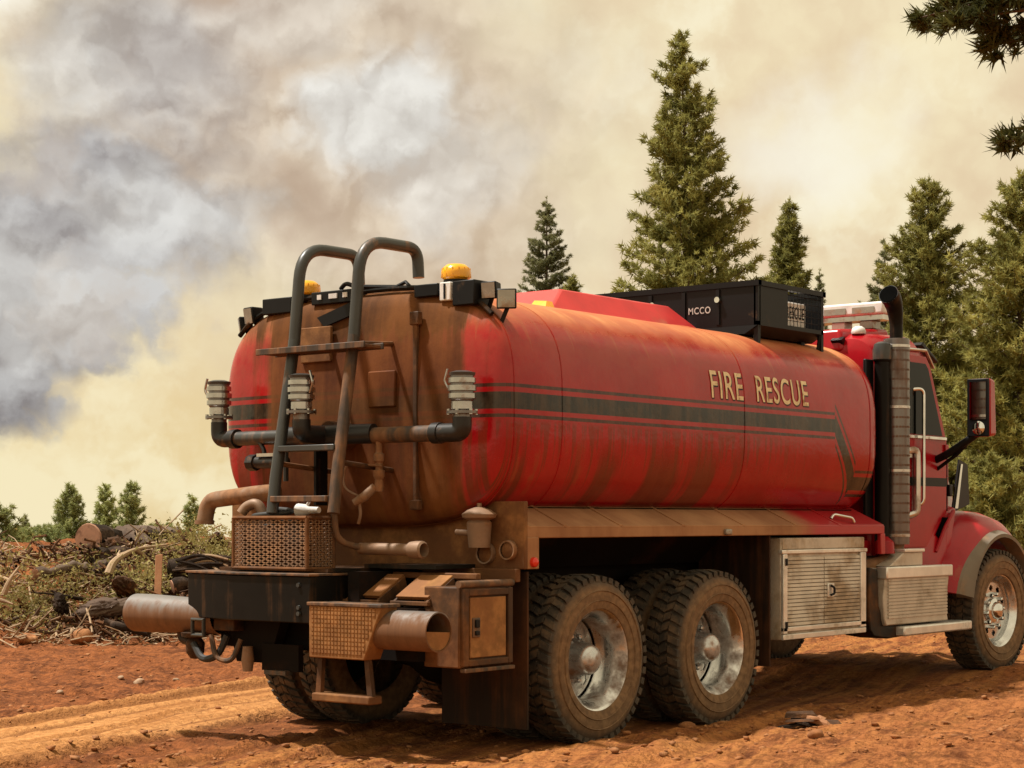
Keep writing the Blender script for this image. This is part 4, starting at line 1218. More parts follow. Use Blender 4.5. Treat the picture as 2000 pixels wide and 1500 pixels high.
# ---- rear ladder: two tube rails hooked over the tank, treads between them
lad = empty('rear_ladder', (0, 0, 0), TRUCK)
def rail(yt, yb, mat_top, mat_low, xb):
    hook = fillet([(-0.70, yt - 0.03, 2.84), (-0.70, yt - 0.02, 3.02), (-1.19, yt - 0.01, 3.02), (-1.24, yt, 2.44)], 0.20, 8)
    part(MB().tube(hook, 0.036, 16), 'hand_rail', mat_top, lad)
    part(MB().tube([(-1.24, yt, 2.45), (-1.255, yt, 2.36), (-1.42, yb + 0.01, 1.62), (xb, yb, 1.40)], 0.036, 16), 'ladder_rail', mat_low, lad)
rail(0.165, 0.13, 'rail_steel', 'rail_steel', -1.46)
rail(-0.330, -0.375, 'rail_steel', 'rail_muddy', -1.46)
part(MB().box(-1.35, -1.19, -0.50, 0.36, 2.365, 2.385), 'ladder_platform', 'muddy_steel', lad, bevel=0.004)
for x in (-1.352, -1.19):
    part(MB().box(x - 0.006, x + 0.006, -0.52, 0.38, 2.36, 2.398), 'platform_edge', 'rail_muddy', lad, bevel=0.004)
for y in np.linspace(-0.40, 0.26, 5):
    part(MB().box(-1.33, -1.20, y - 0.012, y + 0.012, 2.386, 2.40), 'platform_cleat', 'rail_muddy', lad)
for z, x in ((1.785, -1.38), (1.485, -1.445)):
    part(MB().box(x - 0.05, x + 0.03, -0.345, 0.115, z - 0.018, z + 0.018), 'ladder_tread', 'rail_muddy' if z < 1.6 else 'rail_steel', lad, bevel=0.005)
part(MB().box(-1.12, -1.02, 0.10, 0.12, 1.45, 1.80), 'ladder_bracket', 'black_steel', lad)
for y in (0.15, -0.35):
    part(MB().tube([(-1.25, y, 2.40), (-0.93, y, 2.42)], 0.016, 8), 'ladder_stay', 'muddy_steel', lad)
    part(MB().tube([(-1.40, y, 1.70), (-0.93, y, 1.66)], 0.016, 8), 'ladder_stay', 'muddy_steel', lad)

# ---- water manifold on the rear head
man = empty('water_manifold', (0, 0, 0), TRUCK)
ZP = 1.875
part(MB().tube([(-1.10, 0.32, ZP), (-1.10, 0.88, ZP)], 0.045, 16), 'pipe', 'rail_steel', man)
part(MB().tube([(-1.10, -0.30, ZP - 0.012), (-1.10, -0.90, ZP - 0.012)], 0.048, 16), 'pipe', 'rail_muddy', man)
part(MB().tube([(-1.10, -0.36, ZP), (-1.14, -0.1, ZP), (-1.12, 0.36, ZP)], 0.06, 14), 'valve_body', 'coupling_black', man)
part(MB().tube([(-0.90, 0.0, ZP), (-1.12, 0.0, ZP)], 0.085, 18), 'outlet_pipe', 'muddy_steel', man)
def coupling(x, y, zt, zb, r=0.075):
    """swivel cap: ribbed silver rings over a flange"""
    H = zt - zb
    cp = part(MB().lathe([(0, zb), (r * 0.62, zb), (r * 0.62, zb + H * 0.15), (r * 1.12, zb + H * 0.16), (r * 1.12, zb + H * 0.22), (r * 0.66, zb + H * 0.23), (r * 0.72, zb + H * 0.42), (r * 0.85, zb + H * 0.46), (r * 0.85, zb + H * 0.98), (0, zb + H)], (x, y, 0), 'z', 24), 'coupling', 'coupling_grey', man)
    for a, b_, q in ((0.24, 0.43, 0.80), (0.47, 0.60, 1.0), (0.63, 0.77, 1.04), (0.80, 0.93, 1.0)):
        part(MB().lathe([(r * 0.6, zb + H * a), (r * q, zb + H * (a + 0.015)), (r * q, zb + H * (b_ - 0.015)), (r * 0.6, zb + H * b_)], (x, y, 0), 'z', 24), 'coupling_ring', 'coupling_silver', cp)
    part(MB().lathe([(0, zb + H), (r * 0.92, zb + H * 0.97), (r * 0.96, zb + H * 1.03), (r * 0.5, zb + H * 1.07), (0, zb + H * 1.08)], (x, y, 0), 'z', 24), 'coupling_cap', 'rail_steel', cp)
    for k in range(6):
        a = k * PI / 3 + 0.3
        part(MB().lathe([(0, zb + H * 0.14), (0.011, zb + H * 0.14), (0.011, zb + H * 0.26), (0, zb + H * 0.26)], (x + r * 0.98 * math.cos(a), y + r * 0.98 * math.sin(a), 0), 'z', 6), 'flange_bolt', 'coupling_silver', cp)
    for s in (1 if y > 0.5 or y < -0.5 else -1,):
        part(MB().tube(fillet([(x - 0.01, y + s * r, zb + H * 0.62), (x - 0.02, y + s * (r + 0.035), zb + H * 0.85), (x - 0.02, y + s * (r + 0.01), zb + H * 1.12)], 0.02), 0.008, 6), 'cam_lever', 'coupling_silver', cp)
    return cp
part(MB().tube(fillet([(-1.10, 0.86, ZP), (-1.10, 0.985, ZP), (-1.10, 0.985, 1.985)], 0.09), 0.052, 16), 'elbow', 'coupling_black', man)
coupling(-1.10, 0.985, 2.235, 1.965, 0.078)
part(MB().tube(fillet([(-1.10, -0.88, ZP - 0.012), (-1.10, -1.045, ZP - 0.012), (-1.10, -1.045, 1.95)], 0.10), 0.055, 16), 'elbow', 'coupling_black', man)
coupling(-1.10, -1.045, 2.195, 1.925, 0.080)
coupling(-1.34, 0.005, 2.215, 1.955, 0.080)
part(MB().tube(fillet([(-1.34, 0.005, 1.96), (-1.34, 0.005, ZP), (-1.12, 0.0, ZP)], 0.08), 0.055, 14), 'elbow', 'coupling_black', man)
for y in (0.84, -0.86):
    part(MB().lathe([(0.05, y - 0.03), (0.062, y - 0.028), (0.062, y + 0.028), (0.05, y + 0.03)], (-1.10, 0, ZP - (0.012 if y < 0 else 0)), 'y', 16), 'pipe_collar', 'coupling_black', man)
# small valves hanging from the manifold
val = part(MB().tube([(-1.12, 0.66, 1.72), (-1.12, 0.36, 1.72)], 0.038, 12), 'ball_valve', 'coupling_black', man)
part(MB().lathe([(0, 0.62), (0.052, 0.62), (0.052, 0.68), (0, 0.68)], (-1.12, 0, 1.72), 'y', 8), 'valve_nut', 'coupling_black', val)
part(MB().box(-1.16, -1.14, 0.40, 0.58, 1.755, 1.775), 'valve_handle', 'dusty_chrome', val)
part(MB().tube(fillet([(-1.12, 0.55, 1.74), (-1.12, 0.55, 1.80), (-1.12, 0.60, 1.85)], 0.03), 0.014, 8), 'drip_tube', 'coupling_black', val)
part(MB().tube([(-1.14, 0.34, 1.90), (-1.14, 0.34, 1.60)], 0.016, 8), 'valve_stem', 'coupling_black', val)
dr = part(MB().lathe([(0, 1.53), (0.024, 1.53), (0.030, 1.56), (0.022, 1.60), (0.034, 1.62), (0.034, 1.655), (0.022, 1.66), (0.022, 1.70), (0.032, 1.71), (0.032, 1.75), (0.02, 1.76), (0.02, 1.85)], (-1.11, -0.41, 0), 'z', 14), 'drain_valve', 'brown_pipe', man)
part(MB().tube([(-1.12, -0.39, 1.56), (-1.16, -0.34, 1.50), (-1.20, -0.29, 1.46)], [0.026, 0.03, 0.024], 10), 'drain_spout', 'brown_pipe', dr)
part(MB().tube(fillet([(-1.18, -0.31, 1.48), (-1.18, -0.33, 1.40), (-1.17, -0.30, 1.34)], 0.03), 0.010, 6), 'drain_chain', 'brown_pipe', dr)
part(MB().tube(fillet([(-1.12, -0.44, 1.68), (-1.2, -0.22, 1.70), (-1.2, -0.2, 1.55), (-1.16, -0.30, 1.50)], 0.06), 0.007, 6), 'drain_hose', 'brown_pipe', dr)
# hand rail tubes and lower suction pipes
part(MB().tube(fillet([(-1.10, 0.45, 1.535), (-1.14, 0.60, 1.525), (-1.16, 1.02, 1.485), (-1.17, 1.045, 1.34)], 0.10), 0.052, 16), 'suction_elbow', 'brown_pipe', man)
part(MB().lathe([(0.054, 1.335), (0.062, 1.335), (0.062, 1.36), (0.054, 1.36)], (-1.17, 1.045, 0), 'z', 16), 'pipe_lip', 'brown_pipe', man)
part(MB().tube(fillet([(-1.30, -0.22, 1.44), (-1.28, -0.225, 1.24), (-1.16, -0.30, 1.195), (-1.15, -0.55, 1.19)], 0.10), 0.020, 10), 'hose', 'rail_muddy', man)
part(MB().tube([(-1.15, -0.30, 1.192), (-1.15, -0.74, 1.188)], 0.036, 14), 'pipe', 'brown_pipe', man)
part(MB().lathe([(0.030, -0.70), (0.048, -0.70), (0.052, -0.74), (0.052, -0.79), (0.040, -0.80), (0.034, -0.74)], (-1.15, 0, 1.188), 'y', 18), 'pipe_end', 'brown_pipe', man)

# ---- canister and lamps on the rear skirt
can = part(MB().lathe([(0, 1.20), (0.062, 1.20), (0.066, 1.23), (0.074, 1.345), (0.062, 1.36), (0.098, 1.375), (0.104, 1.395), (0.07, 1.42), (0.03, 1.435), (0, 1.44)], (-0.85, -0.965, 0), 'z', 24), 'filter_canister', 'brown_pipe')
part(MB().lathe([(0, 1.43), (0.014, 1.43), (0.014, 1.46), (0, 1.46)], (-0.85, -0.965, 0), 'z', 6), 'canister_bolt', 'brown_pipe', can)
part(MB().tube([(-0.86, -0.91, 1.285), (-0.86, -0.80, 1.29)], 0.018, 10), 'canister_port', 'brown_pipe', can)
for y, z, r in ((-0.955, 1.165, 0.062), (-1.125, 1.185, 0.056)):
    lm = part(MB().lathe([(r * 0.85, -0.03), (r, -0.032), (r * 1.05, -0.02), (r * 1.05, 0.0)], (-0.765, y, z), 'x', 24), 'tail_lamp', 'brown_pipe')
    part(MB().lathe([(0, -0.028), (r * 0.5, -0.026), (r * 0.84, -0.018)], (-0.765, y, z), 'x', 24), 'lamp_lens', 'mud_plate', lm)

# ---- warning lights along the top of the rear head
def light_box(y0, y1, z0, z1, m='black_clean', x0=-0.90, x1=-0.74, name='light_box'):
    return part(MB().box(x0, x1, y0, y1, z0, z1), name, m, bevel=0.006)
light_box(0.80, 0.54, 2.675, 2.775)
light_box(0.36, -0.02, 2.705, 2.785)
for y in (0.29, 0.19, 0.155, 0.07):
    part(MB().box(-0.908, -0.899, y - 0.022, y + 0.012, 2.735, 2.765), 'lamp_lens', 'white_plate')
light_box(-0.50, -0.685, 2.69, 2.765)
light_box(-0.70, -0.785, 2.655, 2.765, 'white_plate')
light_box(-0.80, -0.965, 2.62, 2.765)
part(MB().box(-0.906, -0.897, -0.748, -0.736, 2.665, 2.755), 'light_divider', 'black_clean')
def beacon(y, z, x=-0.80):
    b = part(MB().lathe([(0, z - 0.03), (0.075, z - 0.03), (0.075, z), (0, z)], (x, y, 0), 'z', 20), 'beacon', 'black_clean')
    part(MB().lathe([(0.07, z), (0.086, z + 0.012), (0.090, z + 0.045), (0.082, z + 0.07), (0.055, z + 0.092), (0.0, z + 0.10)], (x, y, 0), 'z', 28), 'beacon_dome', 'amber', b)
    for k in range(14):
        a = k * 2 * PI / 14
        part(MB().tube([(x + 0.088 * math.cos(a), y + 0.088 * math.sin(a), z + 0.012), (x + 0.083 * math.cos(a), y + 0.083 * math.sin(a), z + 0.07)], 0.004, 4), 'lens_rib', 'amber', b)
beacon(0.50, 2.785)
beacon(-0.745, 2.785)
def work_lamp(x, y, z, yaw, pitch, s=0.10):
    w = part(MB().hexa([(-s * .4, -s * .5, -s * .5), (s * .4, -s * .38, -s * .38), (s * .4, s * .38, -s * .38), (-s * .4, s * .5, -s * .5)],
                       [(-s * .4, -s * .5, s * .5), (s * .4, -s * .38, s * .38), (s * .4, s * .38, s * .38), (-s * .4, s * .5, s * .5)]), 'work_lamp', 'black_clean', bevel=0.008)
    w.location = (x, y, z); w.rotation_euler = (0, pitch, yaw)
    part(MB().box(-s * .44, -s * .405, -s * .42, s * .42, -s * .42, s * .42), 'lamp_lens', 'lamp_glass', w)
    part(MB().tube([(0, 0, -s * 0.4), (s * 0.1, -0.05 * (1 if y > 0 else -1), -s * 1.35)], 0.013, 6), 'lamp_stalk', 'black_clean', w)
    return w
work_lamp(-0.82, 0.955, 2.69, -0.25, -0.15, 0.115)
work_lamp(-0.80, 1.055, 2.64, -0.7, -0.15, 0.105)
work_lamp(-0.80, -1.02, 2.705, 0.15, -0.1, 0.105)
work_lamp(-0.78, -1.12, 2.645, 0.55, 0.0, 0.12)
part(MB().tube(fillet([(-0.84, 0.16, 2.80), (-0.86, 0.10, 2.83), (-0.86, 0.02, 2.80), (-0.84, -0.3, 2.775)], 0.04), 0.014, 8), 'wiring_loom', 'black_clean')
part(MB().tube([(-0.85, -0.3, 2.77), (-0.84, -0.38, 2.80), (-0.85, -0.42, 2.77)], 0.012, 6), 'wiring_loom', 'black_clean')
part(MB().hexa([(-0.93, 0.22, 2.56), (-0.93, -0.02, 2.62), (-0.90, -0.02, 2.62), (-0.90, 0.22, 2.56)], [(-0.93, 0.28, 2.62), (-0.93, -0.02, 2.70), (-0.90, -0.02, 2.70), (-0.90, 0.28, 2.62)]), 'light_bracket', 'black_clean')

# ---- V-shaped black bumper and what it carries
bum = empty('rear_bumper', (0, 0, 0), TRUCK)
out = [(-1.50, 0.83), (-1.60, 0.36), (-1.60, -0.32), (-1.22, -0.33), (-1.18, -0.33), (-1.18, 0.83)]
part(MB().prism([(x, y, 0.765) for x, y in out], (0, 0, 0.27)), 'bumper_box', 'black_steel', bum, bevel=0.006)
out2 = [(-1.512, 0.842), (-1.613, 0.364), (-1.613, -0.33), (-1.22, -0.34), (-1.17, -0.34), (-1.17, 0.842)]
part(MB().prism([(x, y, 1.037) for x, y in out2], (0, 0, 0.014)), 'bumper_top_plate', 'rail_muddy', bum, bevel=0.003)
for z in (0.985, 0.855, 0.82):
    part(MB().lathe([(0, -0.012), (0.013, -0.012), (0.015, 0.0)], (-1.60, -0.235, z), 'x', 8), 'bumper_bolt', 'rail_steel', bum)
part(MB().box(-1.30, -0.76, -0.30, 0.75, 0.58, 1.05), 'rear_body', 'chassis', bum)
part(MB().box(-1.02, -0.76, -1.1, -0.302, 0.58, 1.00), 'rear_body', 'chassis', bum)
part(MB().box(-1.45, -0.76, -0.32, 0.60, 1.055, 1.075), 'rear_deck', 'muddy_black', bum)
part(MB().box(-1.12, -0.76, -0.86, -0.30, 1.076, 1.10), 'deck_plate', 'muddy_black', bum)
# basket of expanded metal standing on the bumper
bx0, bx1, by0, by1, bz0, bz1 = -1.50, -1.28, -0.20, 0.42, 1.075, 1.375
bas = empty('mesh_basket', (0, 0, 0), TRUCK)
for (a, b_, m) in (((bx0, by0, bz0), (bx0, by1, bz0), 0), ((bx0, by0, bz1), (bx0, by1, bz1), 0), ((bx1, by0, bz1), (bx1, by1, bz1), 0), ((bx0, by0, bz1), (bx1, by0, bz1), 0), ((bx0, by1, bz1), (bx1, by1, bz1), 0),
                   ((bx0, by0, bz0), (bx1, by0, bz0), 0), ((bx0, by1, bz0), (bx1, by1, bz0), 0), ((bx0, by0, bz0), (bx0, by0, bz1), 0), ((bx0, by1, bz0), (bx0, by1, bz1), 0), ((bx1, by0, bz0), (bx1, by0, bz1), 0), ((bx1, by1, bz0), (bx1, by1, bz1), 0)):
    part(MB().tube([a, b_], 0.013, 6), 'basket_rail', 'muddy_steel', bas)
part(MB().box(bx0 + 0.012, bx1, by0 + 0.012, by1 - 0.012, bz0, bz0 + 0.01), 'basket_floor', 'muddy_black', bas)
part(MB().box(bx0 + 0.05, bx0 + 0.054, by0 + 0.02, by1 - 0.02, bz0, bz1 - 0.02), 'basket_liner', 'muddy_black', bas)
def lattice(P0, U, W, nu, nw, th):
    """diamond mesh on the rectangle P0 + u U + w W"""
    mb = MB(); P0, U, W = map(lambda q: np.array(q, float), (P0, U, W))
    nrm = _norm(np.cross(U, W)) * th
    for sg in (1, -1):
        for k in range(-nw * 2, nu + nw * 2):
            pts = []
            for j in range(nw + 1):
                u = (k + (j if sg > 0 else -j) * 1.0) / nu
                pts.append((u, j / nw))
            seg = [(u, w) for u, w in pts if -0.001 <= u <= 1.001]
            if len(seg) < 2: continue
            a, c = seg[0], seg[-1]
            A, C = P0 + U * a[0] + W * a[1], P0 + U * c[0] + W * c[1]
            d = _norm(np.cross(_norm(C - A), _norm(np.cross(U, W)))) * th
            mb.add([A - d - nrm, A + d - nrm, A + d + nrm, A - d + nrm, C - d - nrm, C + d - nrm, C + d + nrm, C - d + nrm],
                   [(0, 1, 2, 3), (7, 6, 5, 4), (0, 4, 5, 1), (1, 5, 6, 2), (2, 6, 7, 3), (3, 7, 4, 0)])
    return mb
tag(part(lattice((bx0, by0, bz0), (0, by1 - by0, 0), (0, 0, bz1 - bz0), 9, 11, 0.0038), 'mesh_panel', 'mesh_steel', bas, smooth=0), kind='stuff')
tag(part(lattice((bx0, by0, bz0), (bx1 - bx0, 0, 0), (0, 0, bz1 - bz0), 4, 11, 0.0038), 'mesh_panel', 'mesh_steel', bas, smooth=0), kind='stuff')
tag(part(lattice((bx0, by1, bz0), (bx1 - bx0, 0, 0), (0, 0, bz1 - bz0), 4, 11, 0.0038), 'mesh_panel', 'mesh_steel', bas, smooth=0), kind='stuff')

# right hand cluster: tapered grip box, folding step, cross pipes, two flaps, side locker
tray = part(MB().prism([(-1.62, -0.335, 0.875), (-1.62, -0.895, 0.875), (-1.62, -0.765, 0.575), (-1.62, -0.335, 0.575)], (0.14, 0, 0)), 'grip_box', 'mud_bright', TRUCK, bevel=0.006)
part(MB().box(-1.63, -1.47, -0.905, -0.325, 0.872, 0.892), 'grip_box_lid', 'rail_muddy', tray, bevel=0.004)
mb = MB()
for r in range(11):
    z = 0.605 + r * 0.0245
    ymin = -0.765 - (z - 0.575) / 0.3 * 0.13
    k = 0
    y = -0.355
    while y - 0.02 > ymin + 0.015:
        mb.box(-1.6245, -1.6195, y, y - 0.019, z, z + 0.016); y -= 0.0265
tag(part(mb, 'grip_studs', 'mud_bright', tray, smooth=0), kind='stuff')
stp2 = empty('folding_step', (0, 0, 0), TRUCK)
for y, y2 in ((-0.385, -0.365), (-0.745, -0.775)):
    part(MB().hexa([(-1.58, y2 - 0.02, 0.34), (-1.55, y2 - 0.02, 0.34), (-1.55, y2 + 0.02, 0.34), (-1.58, y2 + 0.02, 0.34)], [(-1.58, y - 0.016, 0.58), (-1.55, y - 0.016, 0.58), (-1.55, y + 0.016, 0.58), (-1.58, y + 0.016, 0.58)]), 'step_arm', 'muddy_steel', stp2)
part(MB().box(-1.61, -1.50, -0.795, -0.345, 0.325, 0.372), 'step_tread', 'mud_plate', stp2, bevel=0.008)
def spray_pipe(y0, y1, x, z, r, flare):
    s = 1 if y1 > y0 else -1
    pr = [(r, y0), (r, y0 + s * 0.2), (r * (1.0 + flare * 0.5), y0 + (y1 - y0) * 0.55), (r * (1 + flare), y0 + (y1 - y0) * 0.8), (r * (1 + flare), y1), (r * (1 + flare) - 0.008, y1), (r * (1 + flare) - 0.010, y0 + (y1 - y0) * 0.7), (r - 0.012, y0 + (y1 - y0) * 0.5), (0, y0 + (y1 - y0) * 0.48)]
    return part(MB().lathe(pr, (x, 0, z), 'y', 36), 'spray_pipe', 'splashed_pipe')
sp = spray_pipe(-0.72, -1.215, -1.50, 0.745, 0.112, 0.0)
part(MB().lathe([(0.0, -1.208), (0.102, -1.208)], (-1.50, 0, 0.745), 'y', 24, PI * 0.5 + 0.06, PI * 1.5 + 0.06), 'tan_half_disc', 'mud_bright', sp)  # tan half disc across the lower half of the mouth
part(MB().lathe([(0.0, -1.05), (0.101, -1.05)], (-1.50, 0, 0.745), 'y', 24), 'pipe_dark_disc', 'opening_black', sp)  # black disc added as painted shade deep in the pipe
spray_pipe(0.60, 1.40, -1.42, 0.77, 0.108, 0.12)
fl = []
for (y0, y1) in ((-0.355, -0.60), (-0.73, -0.975)):
    f_ = part(MB().hexa([(-1.32, y0, 0.925), (-1.32, y1, 0.925), (-1.295, y1, 0.905), (-1.295, y0, 0.905)], [(-1.10, y0, 1.045), (-1.10, y1, 1.045), (-1.085, y1, 1.02), (-1.085, y0, 1.02)]), 'flap_step', 'mud_bright', bevel=0.004)
    for y in (y0, y1):
        part(MB().prism([(-1.33, y - 0.008, 0.90), (-1.10, y - 0.008, 1.03), (-1.08, y - 0.008, 0.96), (-1.28, y - 0.008, 0.845)], (0, 0.016, 0)), 'flap_bracket', 'muddy_steel', f_)
    part(MB().box(-1.345, -1.315, y0 + 0.02, y1 - 0.02, 0.875, 0.90), 'flap_lip', 'muddy_steel', f_, bevel=0.004)
part(MB().box(-1.06, -1.02, -1.12, -0.28, 1.02, 1.055), 'flap_rail', 'mud_plate', bevel=0.006)
part(MB().box(-1.36, -0.80, -0.94, -0.62, 0.56, 0.86), 'rear_frame_box', 'chassis')
lk = empty('rear_locker', (0, 0, 0), TRUCK)
part(MB().box(-1.30, -0.83, -1.19, -0.93, 0.53, 0.985), 'locker_body', 'muddy_steel', lk, bevel=0.008)
part(MB().tube([(-1.30, -1.185, 1.0), (-0.82, -1.185, 1.0)], 0.022, 10), 'locker_roll', 'rail_muddy', lk)
part(MB().box(-1.215, -0.895, -1.202, -1.186, 0.585, 0.925), 'locker_door', 'mud_bright', lk, bevel=0.004)
for (x0, x1, z0, z1) in ((-1.285, -1.235, 0.54, 0.975), (-0.88, -0.84, 0.54, 0.975), (-1.234, -0.881, 0.54, 0.575), (-1.234, -0.881, 0.935, 0.972)):
    part(MB().box(x0, x1, -1.210, -1.188, z0, z1), 'locker_frame', 'muddy_steel', lk, bevel=0.004)
part(MB().box(-1.20, -1.135, -1.210, -1.200, 0.70, 0.81), 'latch_plate', 'rail_steel', lk, bevel=0.004)
part(MB().box(-1.185, -1.15, -1.222, -1.208, 0.755, 0.80), 'latch_handle', 'black_clean', lk, bevel=0.004)
part(MB().box(-1.185, -1.15, -1.222, -1.208, 0.712, 0.737), 'latch_handle', 'black_clean', lk, bevel=0.004)
part(MB().box(-1.28, -0.84, -1.225, -1.18, 0.505, 0.527), 'locker_sill', 'rail_muddy', lk, bevel=0.004)
# hitch and valve bits under the left end of the bumper
hit = empty('tow_hitch', (0, 0, 0), TRUCK)
part(MB().tube([(-1.56, 0.72, 0.755), (-1.56, 0.62, 0.755), (-1.56, 0.62, 0.66), (-1.56, 0.72, 0.66)], 0.014, 8, closed=True), 'hitch_ring', 'rail_steel', hit)
part(MB().box(-1.50, -1.25, 0.42, 0.60, 0.69, 0.762), 'hitch_bracket', 'muddy_black', hit, bevel=0.006)
part(MB().lathe([(0, 0.50), (0.03, 0.505), (0.055, 0.54), (0.06, 0.60), (0.04, 0.63), (0.085, 0.64), (0.09, 0.665), (0.04, 0.675), (0.035, 0.76), (0, 0.76)], (-1.44, 0.83, 0), 'z', 16), 'valve_body', 'muddy_black', hit)
part(MB().box(-1.50, -1.38, 0.70, 0.86, 0.648, 0.668), 'valve_plate', 'dusty_chrome', hit, bevel=0.004)
part(MB().tube(fillet([(-1.44, 0.86, 0.60), (-1.42, 0.98, 0.62), (-1.42, 0.98, 0.70)], 0.05), 0.028, 10), 'valve_elbow', 'muddy_black', hit)
part(MB().tube(fillet([(-1.48, 0.80, 0.60), (-1.50, 0.70, 0.50), (-1.48, 0.58, 0.53), (-1.46, 0.52, 0.66)], 0.06), 0.022, 8), 'hose', 'hose_black', hit)
part(MB().tube(fillet([(-1.50, 0.62, 0.66), (-1.52, 0.56, 0.52), (-1.50, 0.44, 0.50), (-1.46, 0.40, 0.64)], 0.06), 0.016, 8), 'hose', 'rail_muddy', hit)
part(MB().hexa([(-1.40, 0.22, 0.50), (-1.40, 0.50, 0.50), (-1.34, 0.50, 0.50), (-1.34, 0.22, 0.50)], [(-1.42, 0.10, 0.76), (-1.42, 0.56, 0.76), (-1.34, 0.56, 0.76), (-1.34, 0.10, 0.76)]), 'hitch_plate', 'chassis', hit)
part(MB().lathe([(0, 0.45), (0.03, 0.45), (0.04, 0.52), (0.03, 0.6), (0, 0.6)], (-1.46, 0.34, 0), 'z', 12), 'hitch_pin', 'brown_pipe', hit)
part(MB().box(-1.46, -1.40, 0.02, 0.20, 0.44, 0.465), 'hitch_tab', 'rail_steel', hit)
part(MB().box(-1.42, -1.38, -0.05, 0.26, 0.46, 0.62), 'hitch_tab', 'chassis', hit)

# ---- hoses and gear lying in the basket: things of their own
def loose_hose(name, label, mat, pts, r):
    o = MB().tube(fillet(pts, 0.10, 6), r, 10).build(name, mat)
    return tag(o, label, 'hose')
loose_hose('coiled_hose', 'black coiled hose heaped in the mesh basket on the truck rear', 'hose_black',
           [(-1.39 + 0.05 * math.cos(a), 0.14 + 0.17 * math.sin(a) + 0.003 * k, 1.30 + 0.005 * k) for k, a in enumerate(np.linspace(0, 12.4, 26))], 0.016)
loose_hose('discharge_hose', 'brown muddy hose end sticking out of the mesh basket', 'brown_pipe', [(-1.36, 0.30, 1.38), (-1.38, 0.34, 1.47), (-1.40, 0.42, 1.44), (-1.42, 0.44, 1.40)], 0.032)
nz = tag(empty('spray_nozzle', (-1.36, -0.06, 1.39)), 'white spray nozzle lying on the mesh basket under the ladder', 'nozzle')
MB().lathe([(0, -0.10), (0.018, -0.10), (0.022, -0.02), (0.034, 0.0), (0.040, 0.07), (0.030, 0.075), (0, 0.07)], (0, 0, 0.03), 'y', 16).build('nozzle_body', 'hose_white', nz)
MB().tube(fillet([(0, 0.0, 0.05), (0.0, -0.03, 0.10), (0.0, -0.09, 0.09)], 0.02), 0.010, 8).build('nozzle_handle', 'hose_white', nz)


# ------------------------------------------------------------------ conifers
def tufts_mesh(name, C, Dr, size, mat, K=12, w=0.09, seed=0, spread=0.9, jit=0.25):
    """needle clumps: K thin blades fanning out of every centre C along Dr"""
    rg = np.random.default_rng(seed)
    N = len(C)
    sz = np.repeat(np.asarray(size), K)
    c = np.repeat(C, K, 0) + rg.normal(size=(N * K, 3)) * (sz * jit)[:, None] * 0.5
    d = np.repeat(Dr, K, 0) + rg.normal(size=(N * K, 3)) * spread
    d /= np.linalg.norm(d, axis=1)[:, None] + 1e-9
    l = sz * rg.uniform(0.45, 0.95, N * K)
    sd = np.cross(d, rg.normal(size=(N * K, 3)))
    sd /= np.linalg.norm(sd, axis=1)[:, None] + 1e-9
    ww = (sz * w)[:, None]
    v = np.stack([c - sd * ww, c + sd * ww, c + d * l[:, None] + sd * ww * 0.25], 1).reshape(-1, 3)
    f = np.arange(N * K * 3).reshape(-1, 3)
    return mesh_np(name, v, f, mat, 3)


